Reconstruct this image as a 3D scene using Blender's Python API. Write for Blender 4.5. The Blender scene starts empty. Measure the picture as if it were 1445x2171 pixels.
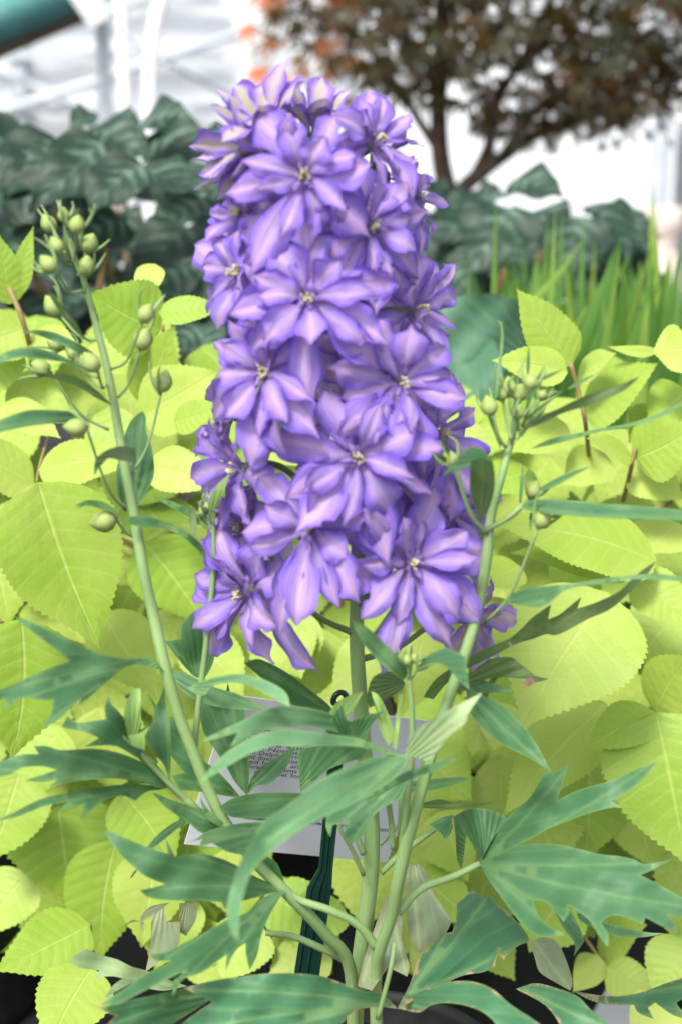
import bpy, math, random
import numpy as np
from mathutils import Vector, Matrix
from mathutils.geometry import delaunay_2d_cdt

random.seed(11)
rng = np.random.default_rng(11)
S = bpy.context.scene
COL = S.collection
R = math.radians

# ------------------------------------------------------------ camera
PITCH = R(15.0)
CAM = Vector((0, 0, 0.64))
FPX = 35.0 / 23.5 * 2171
cd = bpy.data.cameras.new('camera')
cam = bpy.data.objects.new('camera', cd)
COL.objects.link(cam)
S.camera = cam
cam.location = CAM
cam.rotation_euler = (R(90) - PITCH, 0, 0)
cd.sensor_fit = 'VERTICAL'
cd.sensor_height = 23.5
cd.sensor_width = 15.6
cd.lens = 35.0
cd.clip_start = 0.02
cd.clip_end = 500
cd.dof.use_dof = True
cd.dof.focus_distance = 0.80
cd.dof.aperture_fstop = 4.5

# ------------------------------------------------------------ sky and sun
SUN_EL, SUN_AZ = R(54), R(208)     # azimuth clockwise from +Y: behind the camera, to the left
w = bpy.data.worlds.new('World')
S.world = w
w.use_nodes = True
wt = w.node_tree
bg = wt.nodes['Background']
sky = wt.nodes.new('ShaderNodeTexSky')
sky.sky_type = 'NISHITA'
sky.sun_disc = False
sky.sun_elevation = SUN_EL
sky.sun_rotation = SUN_AZ
sky.dust_density = 3.0
hs = wt.nodes.new('ShaderNodeHueSaturation')
hs.inputs['Saturation'].default_value = 0.3
wt.links.new(sky.outputs[0], hs.inputs['Color'])
wt.links.new(hs.outputs[0], bg.inputs['Color'])
bg.inputs['Strength'].default_value = 0.12
sl = bpy.data.lights.new('sun', 'SUN')
sl.energy = 1.5
sl.angle = R(12)
sl.color = (1.0, 0.95, 0.86)
sun = bpy.data.objects.new('sun', sl)
COL.objects.link(sun)
sdir = Vector((math.sin(SUN_AZ) * math.cos(SUN_EL), math.cos(SUN_AZ) * math.cos(SUN_EL), math.sin(SUN_EL)))
sun.rotation_euler = sdir.to_track_quat('Z', 'Y').to_euler()
sun.location = sdir * 20
S.view_settings.view_transform = 'Standard'
S.view_settings.look = 'None'
S.view_settings.gamma = 1
S.view_settings.exposure = 1.5
S.view_settings.use_curve_mapping = False
S.cycles.max_bounces = 8
S.cycles.transmission_bounces = 6
S.cycles.transparent_max_bounces = 8

# ------------------------------------------------------------ pixel <-> place helpers
cp, sp = math.cos(PITCH), math.sin(PITCH)
UPV = Vector((0, sp, cp))
FWD = Vector((0, cp, -sp))


def U(px, py, Y):
    d = Vector(((px - 722.5) / FPX, 0, 0)) + UPV * (-(py - 1085.5) / FPX) + FWD
    return CAM + d * (Y / d.y)


def UN(P, Yv):      # vectorised: P (n,2), Yv (n,)
    P = np.asarray(P, float)
    xc = (P[:, 0] - 722.5) / FPX
    yc = -(P[:, 1] - 1085.5) / FPX
    dy = yc * sp + cp
    dz = yc * cp - sp
    t = Yv / dy
    return np.stack([xc * t, Yv, CAM.z + dz * t], 1)


def mpp(P):         # metres per photo pixel at a place
    return (Vector(P) - CAM).dot(FWD) / FPX


def z3(L): return [(x / 2.0014, 1280 + y / 2.0014) for x, y in L]
def z4(L): return [(722 + x / 1.9986, 1280 + y / 1.9986) for x, y in L]
def zr(L): return [(945 + x / 2.172, 580 + y / 2.172) for x, y in L]
def zl(L): return [(x / 2.172, 400 + y / 2.172) for x, y in L]
def z5(L): return [(380 + x / 2.408, 1420 + y / 2.408) for x, y in L]


# ------------------------------------------------------------ materials
def srgb(r, g, b):
    f = lambda c: ((c / 255 + 0.055) / 1.055) ** 2.4 if c > 10 else c / 255 / 12.92
    return (f(r), f(g), f(b), 1)


class NT:
    def __init__(s, name):
        s.m = bpy.data.materials.new(name)
        s.m.use_nodes = True
        s.t = s.m.node_tree
        s.t.nodes.clear()
        s.out = s.n('ShaderNodeOutputMaterial')

    def n(s, ty, **kw):
        nd = s.t.nodes.new(ty)
        for k, v in kw.items():
            setattr(nd, k, v)
        return nd

    def l(s, a, b):
        s.t.links.new(a, b)

    def math(s, op, a, b=None, c=None, clamp=False):
        nd = s.n('ShaderNodeMath', operation=op)
        nd.use_clamp = clamp
        for i, x in enumerate((a, b, c)):
            if x is None:
                continue
            if isinstance(x, (int, float)):
                nd.inputs[i].default_value = x
            else:
                s.l(x, nd.inputs[i])
        return nd.outputs[0]

    def mix(s, f, a, b, mode='MIX'):
        nd = s.n('ShaderNodeMix', data_type='RGBA', blend_type=mode)
        for sock, x in ((nd.inputs[0], f), (nd.inputs[6], a), (nd.inputs[7], b)):
            if hasattr(x, 'is_linked'):
                s.l(x, sock)
            else:
                sock.default_value = x
        return nd.outputs[2]

    def noise(s, scale, detail=3, coord=None, rough=0.55):
        nd = s.n('ShaderNodeTexNoise')
        nd.inputs['Scale'].default_value = scale
        nd.inputs['Detail'].default_value = detail
        nd.inputs['Roughness'].default_value = rough
        if coord is not None:
            s.l(coord, nd.inputs['Vector'])
        return nd.outputs[0]

    def ramp(s, f, stops):
        nd = s.n('ShaderNodeValToRGB')
        e = nd.color_ramp.elements
        while len(e) < len(stops):
            e.new(0.5)
        for el, (p, c) in zip(e, stops):
            el.position = p
            el.color = c if len(c) == 4 else (*c, 1)
        s.l(f, nd.inputs[0])
        return nd.outputs[0]

    def bump(s, h, strength, dist=0.001):
        nd = s.n('ShaderNodeBump')
        nd.inputs['Strength'].default_value = strength
        nd.inputs['Distance'].default_value = dist
        s.l(h, nd.inputs['Height'])
        return nd.outputs[0]

    def finish(s, color, rough=0.5, transl=0.0, tcolor=None, normal=None, spec=0.4, sheen=0.0, coat=0.0, metal=0.0):
        p = s.n('ShaderNodeBsdfPrincipled')
        if hasattr(color, 'is_linked'):
            s.l(color, p.inputs['Base Color'])
        else:
            p.inputs['Base Color'].default_value = color
        if hasattr(rough, 'is_linked'):
            s.l(rough, p.inputs['Roughness'])
        else:
            p.inputs['Roughness'].default_value = rough
        p.inputs['Specular IOR Level'].default_value = spec
        p.inputs['Sheen Weight'].default_value = sheen
        p.inputs['Metallic'].default_value = metal
        if normal is not None:
            s.l(normal, p.inputs['Normal'])
        if transl > 0:
            tr = s.n('ShaderNodeBsdfTranslucent')
            tc = tcolor if tcolor is not None else color
            if hasattr(tc, 'is_linked'):
                s.l(tc, tr.inputs[0])
            else:
                tr.inputs[0].default_value = tc
            if normal is not None:
                s.l(normal, tr.inputs['Normal'])
            mx = s.n('ShaderNodeMixShader')
            mx.inputs[0].default_value = transl
            s.l(p.outputs[0], mx.inputs[1])
            s.l(tr.outputs[0], mx.inputs[2])
            s.l(mx.outputs[0], s.out.inputs[0])
        else:
            s.l(p.outputs[0], s.out.inputs[0])
        return s.m


def uvxy(t):
    u = t.n('ShaderNodeUVMap'); u.uv_map = 'UVMap'
    sx = t.n('ShaderNodeSeparateXYZ')
    t.l(u.outputs[0], sx.inputs[0])
    return u.outputs[0], sx.outputs[0], sx.outputs[1]


def objcoord(t):
    return t.n('ShaderNodeTexCoord').outputs['Object']


def rnd_obj(t):
    return t.n('ShaderNodeObjectInfo').outputs['Random']


def plain(name, c1, c2, scale, rough=0.6, spec=0.3, bump=0.0, bdist=0.001, transl=0.0):
    t = NT(name)
    oc = objcoord(t)
    nz = t.noise(scale, 4, oc)
    col = t.ramp(nz, [(0.3, c1), (0.7, c2)])
    nm = t.bump(nz, bump, bdist) if bump else None
    return t.finish(col, rough, transl, None, nm, spec)


M = {}


def leaf_vein_height(t, u, v, n, slope):
    # lateral veins of an ovate leaf: u along the midrib 0..1, v across -1..1
    av = t.math('ABSOLUTE', v)
    ph = t.math('SUBTRACT', u, t.math('MULTIPLY', av, slope))
    fr = t.math('FRACT', t.math('MULTIPLY', ph, n))
    tri = t.math('ABSOLUTE', t.math('SUBTRACT', fr, 0.5))          # 0 at vein
    lat = t.math('SUBTRACT', 1.0, t.math('MULTIPLY', tri, 9.0), clamp=True)
    mid = t.math('SUBTRACT', 1.0, t.math('MULTIPLY', av, 22.0), clamp=True)
    return mid, lat, tri, av


def m_aralia():
    t = NT('chartreuse_leaf')
    uv, u, v = uvxy(t)
    mid, lat, tri, av = leaf_vein_height(t, u, v, 9.0, 0.16)
    oc = objcoord(t)
    nz = t.noise(22, 3, oc)
    fine = t.noise(420, 2, oc)
    r = rnd_obj(t)
    base = t.ramp(nz, [(0.3, (0.29, 0.42, 0.052)), (0.7, (0.40, 0.485, 0.115))])
    base = t.mix(t.math('MULTIPLY', t.math('SUBTRACT', r, .3, clamp=True), 1.0), base, (0.18, 0.33, 0.025, 1))
    base = t.mix(t.math('MULTIPLY', mid, 0.45), base, (0.55, 0.62, 0.20, 1))
    base = t.mix(t.math('MULTIPLY', lat, 0.13), base, (0.55, 0.63, 0.18, 1))
    # dry freckles
    sp_ = t.noise(55, 4, oc, 0.7)
    spot = t.math('MULTIPLY', t.math('SUBTRACT', sp_, 0.70), 9.0, clamp=True)
    base = t.mix(t.math('MULTIPLY', spot, 0.6), base, (0.30, 0.20, 0.07, 1))
    h = t.math('ADD', t.math('MULTIPLY', tri, t.math('ADD', .15, t.math('MULTIPLY', r, .7))), t.math('MULTIPLY', fine, 0.3))
    h = t.math('SUBTRACT', h, t.math('MULTIPLY', mid, 0.8))
    h = t.math('ADD', h, t.math('MULTIPLY', t.noise(130, 3, oc), 1.3))
    nm = t.bump(h, 0.45, 0.0011)
    tc = t.mix(0.5, base, (0.30, 0.44, 0.02, 1))
    return t.finish(base, 0.45, 0.25, tc, nm, 0.25)


def m_delph(name, c1, c2, veincol, edge=None, transl=0.22, rough=0.5, vein_amt=0.5, damage=0.0):
    t = NT(name)
    uv, vein, edg = uvxy(t)
    oc = objcoord(t)
    nz = t.noise(28, 4, oc)
    fine = t.noise(300, 3, oc)
    base = t.ramp(nz, [(0.28, c1), (0.72, c2)])
    base = t.mix(t.math('MULTIPLY', fine, 0.35), base, t.mix(0.5, base, c1, 'MULTIPLY'))
    ru = t.n('ShaderNodeUVMap'); ru.uv_map = 'Radial'
    rs = t.n('ShaderNodeSeparateXYZ'); t.l(ru.outputs[0], rs.inputs[0])
    wob = t.math('MULTIPLY', t.math('SUBTRACT', t.noise(18, 1, oc), .5), .18)
    ang = t.math('ADD', rs.outputs[1], wob)
    fv = t.math('ABSOLUTE', t.math('SUBTRACT', t.math('FRACT', t.math('MULTIPLY', ang, 7.5)), .5))
    ribs = t.math('SUBTRACT', 1.0, t.math('MULTIPLY', fv, 7.0), clamp=True)
    base = t.mix(t.math('MULTIPLY', ribs, .16), base, veincol)
    # soft bloom patches: paler, bluer
    bl = t.math('MULTIPLY', t.math('SUBTRACT', t.noise(16, 3, oc), .45), 2.2, clamp=True)
    base = t.mix(t.math('MULTIPLY', bl, .16), base, t.mix(.5, base, (.22, .34, .27, 1)))
    vv = t.math('MULTIPLY', t.math('POWER', vein, 3.0), vein_amt)
    base = t.mix(vv, base, veincol)
    if edge:
        e2 = t.math('MULTIPLY', t.math('POWER', edg, 3.0), 0.5)
        base = t.mix(e2, base, edge)
    if damage:
        dn = t.noise(70, 5, oc, 0.7)
        e3 = t.math('MULTIPLY', t.math('MULTIPLY', t.math('SUBTRACT', t.math('ADD', dn, t.math('MULTIPLY', edg, 0.20)), 0.70), 12, clamp=True), damage)
        base = t.mix(e3, base, (0.42, 0.30, 0.17, 1))
    h = t.math('ADD', t.math('MULTIPLY', fine, 0.35), t.math('MULTIPLY', vein, -.6))
    h = t.math('ADD', h, t.math('MULTIPLY', fv, 1.6))
    nm = t.bump(h, 0.55, 0.001)
    tc = t.mix(0.6, base, (0.13, 0.32, 0.03, 1))
    return t.finish(base, rough, transl, tc, nm, 0.25)


def m_petal():
    t = NT('violet_petal')
    uv, u, v = uvxy(t)
    av = t.math('ABSOLUTE', v)
    mp = t.n('ShaderNodeMapping')
    t.l(uv, mp.inputs[0])
    mp.inputs['Scale'].default_value = (2.2, 15.0, 1)
    r = rnd_obj(t)
    cb = t.n('ShaderNodeCombineXYZ')
    t.l(t.math('MULTIPLY', r, 37.0), cb.inputs[2])
    va = t.n('ShaderNodeVectorMath', operation='ADD')
    t.l(mp.outputs[0], va.inputs[0]); t.l(cb.outputs[0], va.inputs[1])
    streak = t.noise(1.0, 4, va.outputs[0], 0.6)
    oc = objcoord(t)
    blot = t.noise(90, 3, oc)
    x = t.math('ADD', av, t.math('MULTIPLY', t.math('SUBTRACT', streak, 0.5), 1.0))
    x = t.math('ADD', x, t.math('MULTIPLY', t.math('SUBTRACT', blot, 0.5), 0.35))
    col = t.ramp(x, [(0.0, (0.66, 0.49, 0.80)), (0.28, (0.52, 0.37, 0.80)), (0.62, (0.40, 0.265, 0.78)), (0.97, (0.235, 0.145, 0.70))])
    # pink flush at the tip of the midrib and the base
    tip = t.math('MULTIPLY', t.math('SUBTRACT', 1.0, t.math('MULTIPLY', t.math('ABSOLUTE', t.math('SUBTRACT', u, 0.82)), 6.0), clamp=True), t.math('SUBTRACT', 1.0, t.math('MULTIPLY', av, 2.0), clamp=True))
    col = t.mix(t.math('MULTIPLY', tip, 0.55), col, (0.74, 0.42, 0.66, 1))
    bs = t.math('SUBTRACT', 1.0, t.math('MULTIPLY', u, 3.2), clamp=True)
    col = t.mix(t.math('MULTIPLY', bs, 0.5), col, (0.55, 0.36, 0.62, 1))
    # the outside of a petal is paler and greener along its rib
    geo = t.n('ShaderNodeNewGeometry')
    rib = t.math('SUBTRACT', 1.0, t.math('MULTIPLY', av, 1.7), clamp=True)
    back = t.mix(rib, t.mix(0.45, col, (0.55, 0.40, 0.70, 1)), (0.58, 0.47, 0.46, 1))
    col = t.mix(geo.outputs['Backfacing'], col, back)
    h = t.math('ADD', streak, t.math('MULTIPLY', blot, 0.4))
    nm = t.bump(h, 0.8, 0.0018)
    tc = t.mix(0.3, col, (0.52, 0.34, 0.82, 1))
    return t.finish(col, 0.6, 0.36, tc, nm, 0.15)


def m_bud_petal():
    t = NT('half_open_petal')
    uv, u, v = uvxy(t)
    av = t.math('ABSOLUTE', v)
    oc = objcoord(t)
    nz = t.noise(160, 3, oc)
    x = t.math('ADD', av, t.math('MULTIPLY', t.math('SUBTRACT', nz, 0.5), 0.6))
    col = t.ramp(x, [(0.0, (0.44, 0.43, 0.27)), (0.25, (0.46, 0.37, 0.46)), (0.5, (0.40, 0.28, 0.56)), (0.8, (0.24, 0.14, 0.58))])
    nm = t.bump(nz, 0.4, 0.001)
    return t.finish(col, 0.55, 0.3, None, nm, 0.25)


def m_mottled():
    t = NT('silver_mottled_leaf')
    uv, u, v = uvxy(t)
    mid, lat, tri, av = leaf_vein_height(t, u, v, 5.0, 0.3)
    oc = objcoord(t)
    n1 = t.noise(26, 4, oc)
    vo = t.n('ShaderNodeTexVoronoi')
    vo.inputs['Scale'].default_value = 70
    t.l(oc, vo.inputs['Vector'])
    sil = t.math('MULTIPLY', t.math('SUBTRACT', t.math('ADD', n1, t.math('MULTIPLY', tri, 0.5)), 0.62), 5.0, clamp=True)
    sil = t.math('MULTIPLY', sil, t.math('SUBTRACT', 1.15, av, clamp=True))
    base = t.mix(n1, (0.008, 0.024, 0.014, 1), (0.017, 0.046, 0.027, 1))
    col = t.mix(t.math('MULTIPLY', sil, 0.85), base, (0.12, 0.19, 0.145, 1))
    col = t.mix(t.math('MULTIPLY', mid, 0.4), col, (0.12, 0.20, 0.12, 1))
    nm = t.bump(t.math('ADD', tri, n1), 0.5, 0.003)
    return t.finish(col, 0.52, 0.08, (0.05, 0.16, 0.04, 1), nm, 0.28)


def m_attr_leaf(name, stops, transl, tcol, rough=0.5):
    t = NT(name)
    uv, u, v = uvxy(t)
    nz = t.noise(40, 2, objcoord(t))
    col = t.ramp(t.math('ADD', u, t.math('MULTIPLY', t.math('SUBTRACT', nz, .5), .15)), stops)
    return t.finish(col, rough, transl, tcol, None, 0.35)


def m_stem(name, c1, c2):
    t = NT(name)
    uv, u, v = uvxy(t)
    mp = t.n('ShaderNodeMapping')
    t.l(uv, mp.inputs[0])
    mp.inputs['Scale'].default_value = (10, 0.8, 1)
    st = t.noise(2.2, 3, mp.outputs[0])
    nz = t.noise(60, 3, objcoord(t))
    col = t.mix(st, c1, c2)
    col = t.mix(t.math('MULTIPLY', nz, 0.3), col, t.mix(0.5, col, c1, 'MULTIPLY'))
    nm = t.bump(st, 0.5, 0.0008)
    return t.finish(col, 0.45, 0.12, None, nm, 0.4)


M['aralia'] = m_aralia()
M['delph'] = m_delph('blue_green_leaf', (0.046, 0.140, 0.058, 1), (0.072, 0.178, 0.078, 1), (0.17, 0.30, 0.12, 1), (0.18, 0.31, 0.10, 1), 0.24)
M['delph_lit'] = m_delph('lit_green_leaf', (0.095, 0.235, 0.105, 1), (0.135, 0.285, 0.14, 1), (0.24, 0.38, 0.14, 1), (0.26, 0.42, 0.12, 1), 0.26)  # lit copy of the leaf green: light angle put into the colour
M['delph_under'] = m_delph('olive_leaf_underside', (0.14, 0.22, 0.085, 1), (0.19, 0.27, 0.12, 1), (0.27, 0.36, 0.14, 1), None, 0.25, 0.6)
M['delph_pale'] = m_delph('pale_leaf_underside', (0.32, 0.46, 0.22, 1), (0.42, 0.55, 0.30, 1), (0.46, 0.56, 0.26, 1), None, 0.3, 0.6)
M['delph_worn'] = m_delph('worn_blue_green_leaf', (0.042, 0.15, 0.07, 1), (0.07, 0.20, 0.095, 1), (0.22, 0.36, 0.14, 1), (0.20, 0.27, 0.10, 1), 0.2, 0.5, 0.55, 0.9)
M['delph_new'] = m_delph('fresh_shoot_leaf', (0.24, 0.42, 0.10, 1), (0.32, 0.50, 0.15, 1), (0.40, 0.54, 0.18, 1), None, 0.3)
M['withered'] = m_delph('faded_grey_green_leaf', (0.20, 0.27, 0.15, 1), (0.30, 0.37, 0.22, 1), (0.40, 0.45, 0.25, 1), (0.35, 0.25, 0.13, 1), 0.25, 0.7, 0.8, 0.5)
M['petal'] = m_petal()
M['budpetal'] = m_bud_petal()
M['mottled'] = m_mottled()
M['stem'] = m_stem('pale_green_stem', (0.22, 0.36, 0.12, 1), (0.34, 0.48, 0.21, 1))
M['stem_dark'] = m_stem('grey_green_stem', (0.11, 0.20, 0.07, 1), (0.22, 0.32, 0.13, 1))
M['bud'] = plain('green_bud', (0.27, 0.40, 0.07), (0.42, 0.50, 0.19), 120, 0.5, 0.3, 0.3, 0.0006, 0.25)
M['stamen'] = plain('cream_stamen', (0.55, 0.55, 0.22), (0.72, 0.68, 0.48), 300, 0.6, 0.3, 0, 0, 0.2)
M['cane'] = plain('brown_cane', (0.20, 0.17, 0.05), (0.30, 0.19, 0.10), 60, 0.6, 0.3, 0.3)
M['brown'] = plain('dry_brown', (0.12, 0.065, 0.04), (0.24, 0.15, 0.10), 150, 0.8, 0.2, 0.5)
M['pot'] = plain('black_plastic', (0.010, 0.010, 0.011), (0.022, 0.022, 0.024), 80, 0.6, 0.3, 0.1)
M['soil'] = plain('potting_soil', (0.012, 0.007, 0.004), (0.06, 0.032, 0.018), 260, 0.95, 0.1, 1.0, 0.004)
M['stake'] = plain('dark_green_plastic', (0.004, 0.028, 0.020), (0.008, 0.042, 0.032), 60, 0.28, 0.5)
M['card'] = plain('shaded_white_card', (0.54, 0.56, 0.59), (0.60, 0.61, 0.63), 12, 0.4, 0.4)  # white plastic greyed: shade from the leaves is put into its colour
M['ink'] = plain('black_ink', (0.02, 0.02, 0.024), (0.03, 0.03, 0.034), 10, 0.6)
M['blueink'] = plain('blue_ink', (0.02, 0.16, 0.36), (0.03, 0.20, 0.40), 10, 0.6)
M['navyink'] = plain('navy_ink', (0.02, 0.03, 0.12), (0.03, 0.04, 0.15), 10, 0.6)
M['bark'] = plain('maple_bark', (0.045, 0.034, 0.024), (0.14, 0.10, 0.075), 45, 0.85, 0.2, 0.8, 0.006)
M['maple'] = m_attr_leaf('maple_leaf', [(0.0, (0.020, 0.030, 0.008)), (0.35, (0.045, 0.032, 0.012)), (0.6, (0.09, 0.042, 0.018)), (0.85, (0.30, 0.10, 0.03)), (1.0, (0.62, 0.14, 0.04))], 0.3, (0.20, 0.12, 0.02, 1))
M['blade'] = m_attr_leaf('strap_leaf', [(0.0, (0.05, 0.15, 0.03)), (0.6, (0.11, 0.25, 0.05)), (1.0, (0.30, 0.42, 0.08))], 0.35, (0.22, 0.42, 0.05, 1))
M['hosta'] = m_delph('blue_hosta_leaf', (0.06, 0.15, 0.09, 1), (0.09, 0.20, 0.12, 1), (0.12, 0.24, 0.12, 1), None, 0.15)

t = NT('ground_cloth')
oc = objcoord(t)
wv = t.n('ShaderNodeTexWave'); wv.inputs['Scale'].default_value = 160; t.l(oc, wv.inputs['Vector'])
nz = t.noise(5, 5, oc)
M['cloth'] = t.finish(t.ramp(nz, [(0.3, (0.008, 0.008, 0.009)), (0.75, (0.022, 0.021, 0.022))]), 0.75, 0, None, t.bump(wv.outputs[1], 0.5, 0.001), 0.25)
t = NT('white_poly_sheet')
oc = objcoord(t)
nz = t.noise(0.9, 4, oc)
M['poly'] = t.finish(t.ramp(nz, [(0.3, (0.76, 0.80, 0.84)), (0.7, (0.85, 0.87, 0.89))]), 0.35, 0.15, None, t.bump(nz, 0.3, 0.05), 0.4)
M['whitepaint'] = plain('white_paint', (0.80, 0.81, 0.82), (0.86, 0.86, 0.86), 8, 0.4, 0.4)
M['creampaint'] = plain('cream_paint', (0.74, 0.68, 0.60), (0.82, 0.78, 0.72), 8, 0.5, 0.4)
M['galv'] = plain('galvanised_bar', (0.42, 0.47, 0.51), (0.54, 0.58, 0.62), 20, 0.45, 0.5)
M['greypost'] = plain('grey_steel', (0.10, 0.11, 0.13), (0.17, 0.18, 0.20), 20, 0.5, 0.5)
M['teal'] = plain('teal_tarp', (0.07, 0.22, 0.21), (0.12, 0.32, 0.30), 9, 0.5, 0.4, 0.5, 0.01)
M['wood'] = plain('tan_batten', (0.26, 0.20, 0.13), (0.36, 0.28, 0.19), 12, 0.7)
M['bluetag'] = plain('blue_plastic', (0.03, 0.20, 0.34), (0.05, 0.25, 0.40), 20, 0.4)
M['clay'] = plain('pinkish_clay', (0.56, 0.45, 0.40), (0.66, 0.56, 0.52), 20, 0.7)

# ------------------------------------------------------------ object helpers
ORIG = {}


def tag(o, label=None, cat=None, group=None, kind=None):
    if label: o['label'] = label
    if cat: o['category'] = cat
    if group: o['group'] = group
    if kind: o['kind'] = kind
    return o


def empty(name, loc, label, cat, group=None):
    o = bpy.data.objects.new(name, None)
    o.empty_display_size = 0.05
    COL.objects.link(o)
    o.location = loc
    ORIG[o.name] = Vector(loc)
    return tag(o, label, cat, group)


def link(o, parent, origin):
    COL.objects.link(o)
    origin = Vector(origin)
    ORIG[o.name] = origin
    if parent is not None:
        o.parent = parent
        o.location = origin - ORIG[parent.name]
    else:
        o.location = origin
    return o


def mesh_of(name, V, F, mats, uv=None, mi=None, smooth=True):
    me = bpy.data.meshes.new(name)
    me.from_pydata([tuple(map(float, v)) for v in V], [], [tuple(map(int, f)) for f in F])
    for m in (mats if isinstance(mats, (list, tuple)) else [mats]):
        me.materials.append(m)
    if uv is not None:
        lay = me.uv_layers.new(name='UVMap')
        idx = np.zeros(len(me.loops), dtype=np.int32)
        me.loops.foreach_get('vertex_index', idx)
        lay.data.foreach_set('uv', np.asarray(uv, dtype=np.float32)[idx].ravel())
    if mi is not None:
        me.polygons.foreach_set('material_index', np.asarray(mi, dtype=np.int32))
    if smooth:
        me.polygons.foreach_set('use_smooth', [True] * len(me.polygons))
    me.update()
    return me


def mesh_obj(name, V, F, mats, parent=None, uv=None, mi=None, smooth=True, origin=None):
    V = np.asarray(V, float)
    if origin is None:
        origin = V.mean(0)
    o = bpy.data.objects.new(name, mesh_of(name, V - np.asarray(origin), F, mats, uv, mi, smooth))
    return link(o, parent, origin)


class MB:
    def __init__(s):
        s.V = []; s.F = []; s.UV = []; s.mi = []; s.n = 0

    def add(s, V, F, UV=None, m=0):
        V = np.asarray(V, float)
        s.V.append(V)
        s.F += [tuple(i + s.n for i in f) for f in F]
        s.UV.append(np.asarray(UV, float) if UV is not None else np.zeros((len(V), 2)))
        s.mi += [m] * len(F)
        s.n += len(V)
        return s

    def build(s, name, mats, parent=None, smooth=True, origin=None):
        return mesh_obj(name, np.concatenate(s.V), s.F, mats, parent, np.concatenate(s.UV), s.mi, smooth, origin)


def catmull(P, n):
    P = [np.asarray(p, float) for p in P]
    if len(P) == 2:
        return np.array([P[0] + (P[1] - P[0]) * i / n for i in range(n + 1)])
    Q = [2 * P[0] - P[1]] + P + [2 * P[-1] - P[-2]]
    out = []
    for i in range(len(P) - 1):
        a, b, c, d = Q[i:i + 4]
        for k in range(n):
            x = k / n
            out.append(0.5 * (2 * b + (c - a) * x + (2 * a - 5 * b + 4 * c - d) * x * x + (3 * b - a - 3 * c + d) * x ** 3))
    out.append(P[-1])
    return np.array(out)


def tube(P, rad, sides=10, sub=5, cap=True, ridge=0.0):
    """P list of points, rad list of radii -> V, F, UV"""
    Q = catmull([np.append(np.array(p, float), r) for p, r in zip(P, rad)], sub)
    C, r = Q[:, :3], np.maximum(Q[:, 3], 1e-5)
    T = np.gradient(C, axis=0)
    T /= np.linalg.norm(T, axis=1)[:, None] + 1e-12
    a = np.array([0, 0, 1.0]) if abs(T[0][2]) < 0.9 else np.array([1.0, 0, 0])
    nrm = a - T[0] * a.dot(T[0]); nrm /= np.linalg.norm(nrm)
    V, UV, F = [], [], []
    for i in range(len(C)):
        nrm = nrm - T[i] * nrm.dot(T[i]); nrm /= np.linalg.norm(nrm) + 1e-12
        b = np.cross(T[i], nrm)
        for k in range(sides):
            th = 2 * math.pi * k / sides
            rr = r[i] * (1 + ridge * math.cos(5 * th))
            V.append(C[i] + (nrm * math.cos(th) + b * math.sin(th)) * rr)
            UV.append((abs(2 * k / sides - 1), i / len(C) * 4))
    for i in range(len(C) - 1):
        for k in range(sides):
            k2 = (k + 1) % sides
            F.append((i * sides + k, i * sides + k2, (i + 1) * sides + k2, (i + 1) * sides + k))
    if cap:
        F.append(tuple(range(sides - 1, -1, -1)))
        F.append(tuple((len(C) - 1) * sides + k for k in range(sides)))
    return np.array(V), F, np.array(UV)


def box(c, sx, sy, sz, ax=None):
    """box centred at c; ax = 3x3 columns"""
    A = np.eye(3) if ax is None else np.asarray(ax, float)
    V = []
    for x in (-1, 1):
        for y in (-1, 1):
            for z in (-1, 1):
                V.append(np.asarray(c, float) + A @ np.array([x * sx / 2, y * sy / 2, z * sz / 2]))
    F = [(0, 1, 3, 2), (4, 6, 7, 5), (0, 4, 5, 1), (2, 3, 7, 6), (0, 2, 6, 4), (1, 5, 7, 3)]
    return np.array(V), F


def lathe(prof, seg=40, c=(0, 0, 0)):
    V, F = [], []
    for r, z in prof:
        for k in range(seg):
            th = 2 * math.pi * k / seg
            V.append((c[0] + r * math.cos(th), c[1] + r * math.sin(th), c[2] + z))
    for i in range(len(prof) - 1):
        for k in range(seg):
            k2 = (k + 1) % seg
            F.append((i * seg + k, i * seg + k2, (i + 1) * seg + k2, (i + 1) * seg + k))
    return np.array(V), F


# ------------------------------------------------------------ traced leaf: outline (photo px) on its own bent surface
def refine(out, step=7.0, corner=48):
    P = [np.array(p, float) for p in out]
    n = len(P)
    cor = []
    for i in range(n):
        a = P[i] - P[i - 1]; b = P[(i + 1) % n] - P[i]
        ang = math.degrees(abs(math.atan2(a[0] * b[1] - a[1] * b[0], a.dot(b))))
        cor.append(ang > corner)
    if not any(cor):
        cor[0] = True
    s0 = cor.index(True)
    seq = [(s0 + k) % n for k in range(n + 1)]
    res, seg = [], [P[s0]]
    for idx in seq[1:]:
        seg.append(P[idx])
        if cor[idx] or idx == s0:
            Q = catmull(seg, 4) if len(seg) > 2 else np.array(seg)
            L = np.concatenate([[0], np.cumsum(np.linalg.norm(np.diff(Q, axis=0), axis=1))])
            k = max(1, int(round(L[-1] / step)))
            tt = np.linspace(0, L[-1], k + 1)[:-1]
            res += list(np.stack([np.interp(tt, L, Q[:, 0]), np.interp(tt, L, Q[:, 1])], 1))
            seg = [P[idx]]
    return np.array(res)


def inside(pts, poly):
    x, y = pts[:, 0], pts[:, 1]
    r = np.zeros(len(pts), bool)
    j = len(poly) - 1
    for i in range(len(poly)):
        xi, yi = poly[i]; xj, yj = poly[j]
        c = ((yi > y) != (yj > y)) & (x < (xj - xi) * (y - yi) / (yj - yi + 1e-12) + xi)
        r ^= c
        j = i
    return r


def dist_pts(A, B):
    return np.sqrt(((A[:, None, :] - B[None, :, :]) ** 2).sum(2)).min(1)


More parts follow.
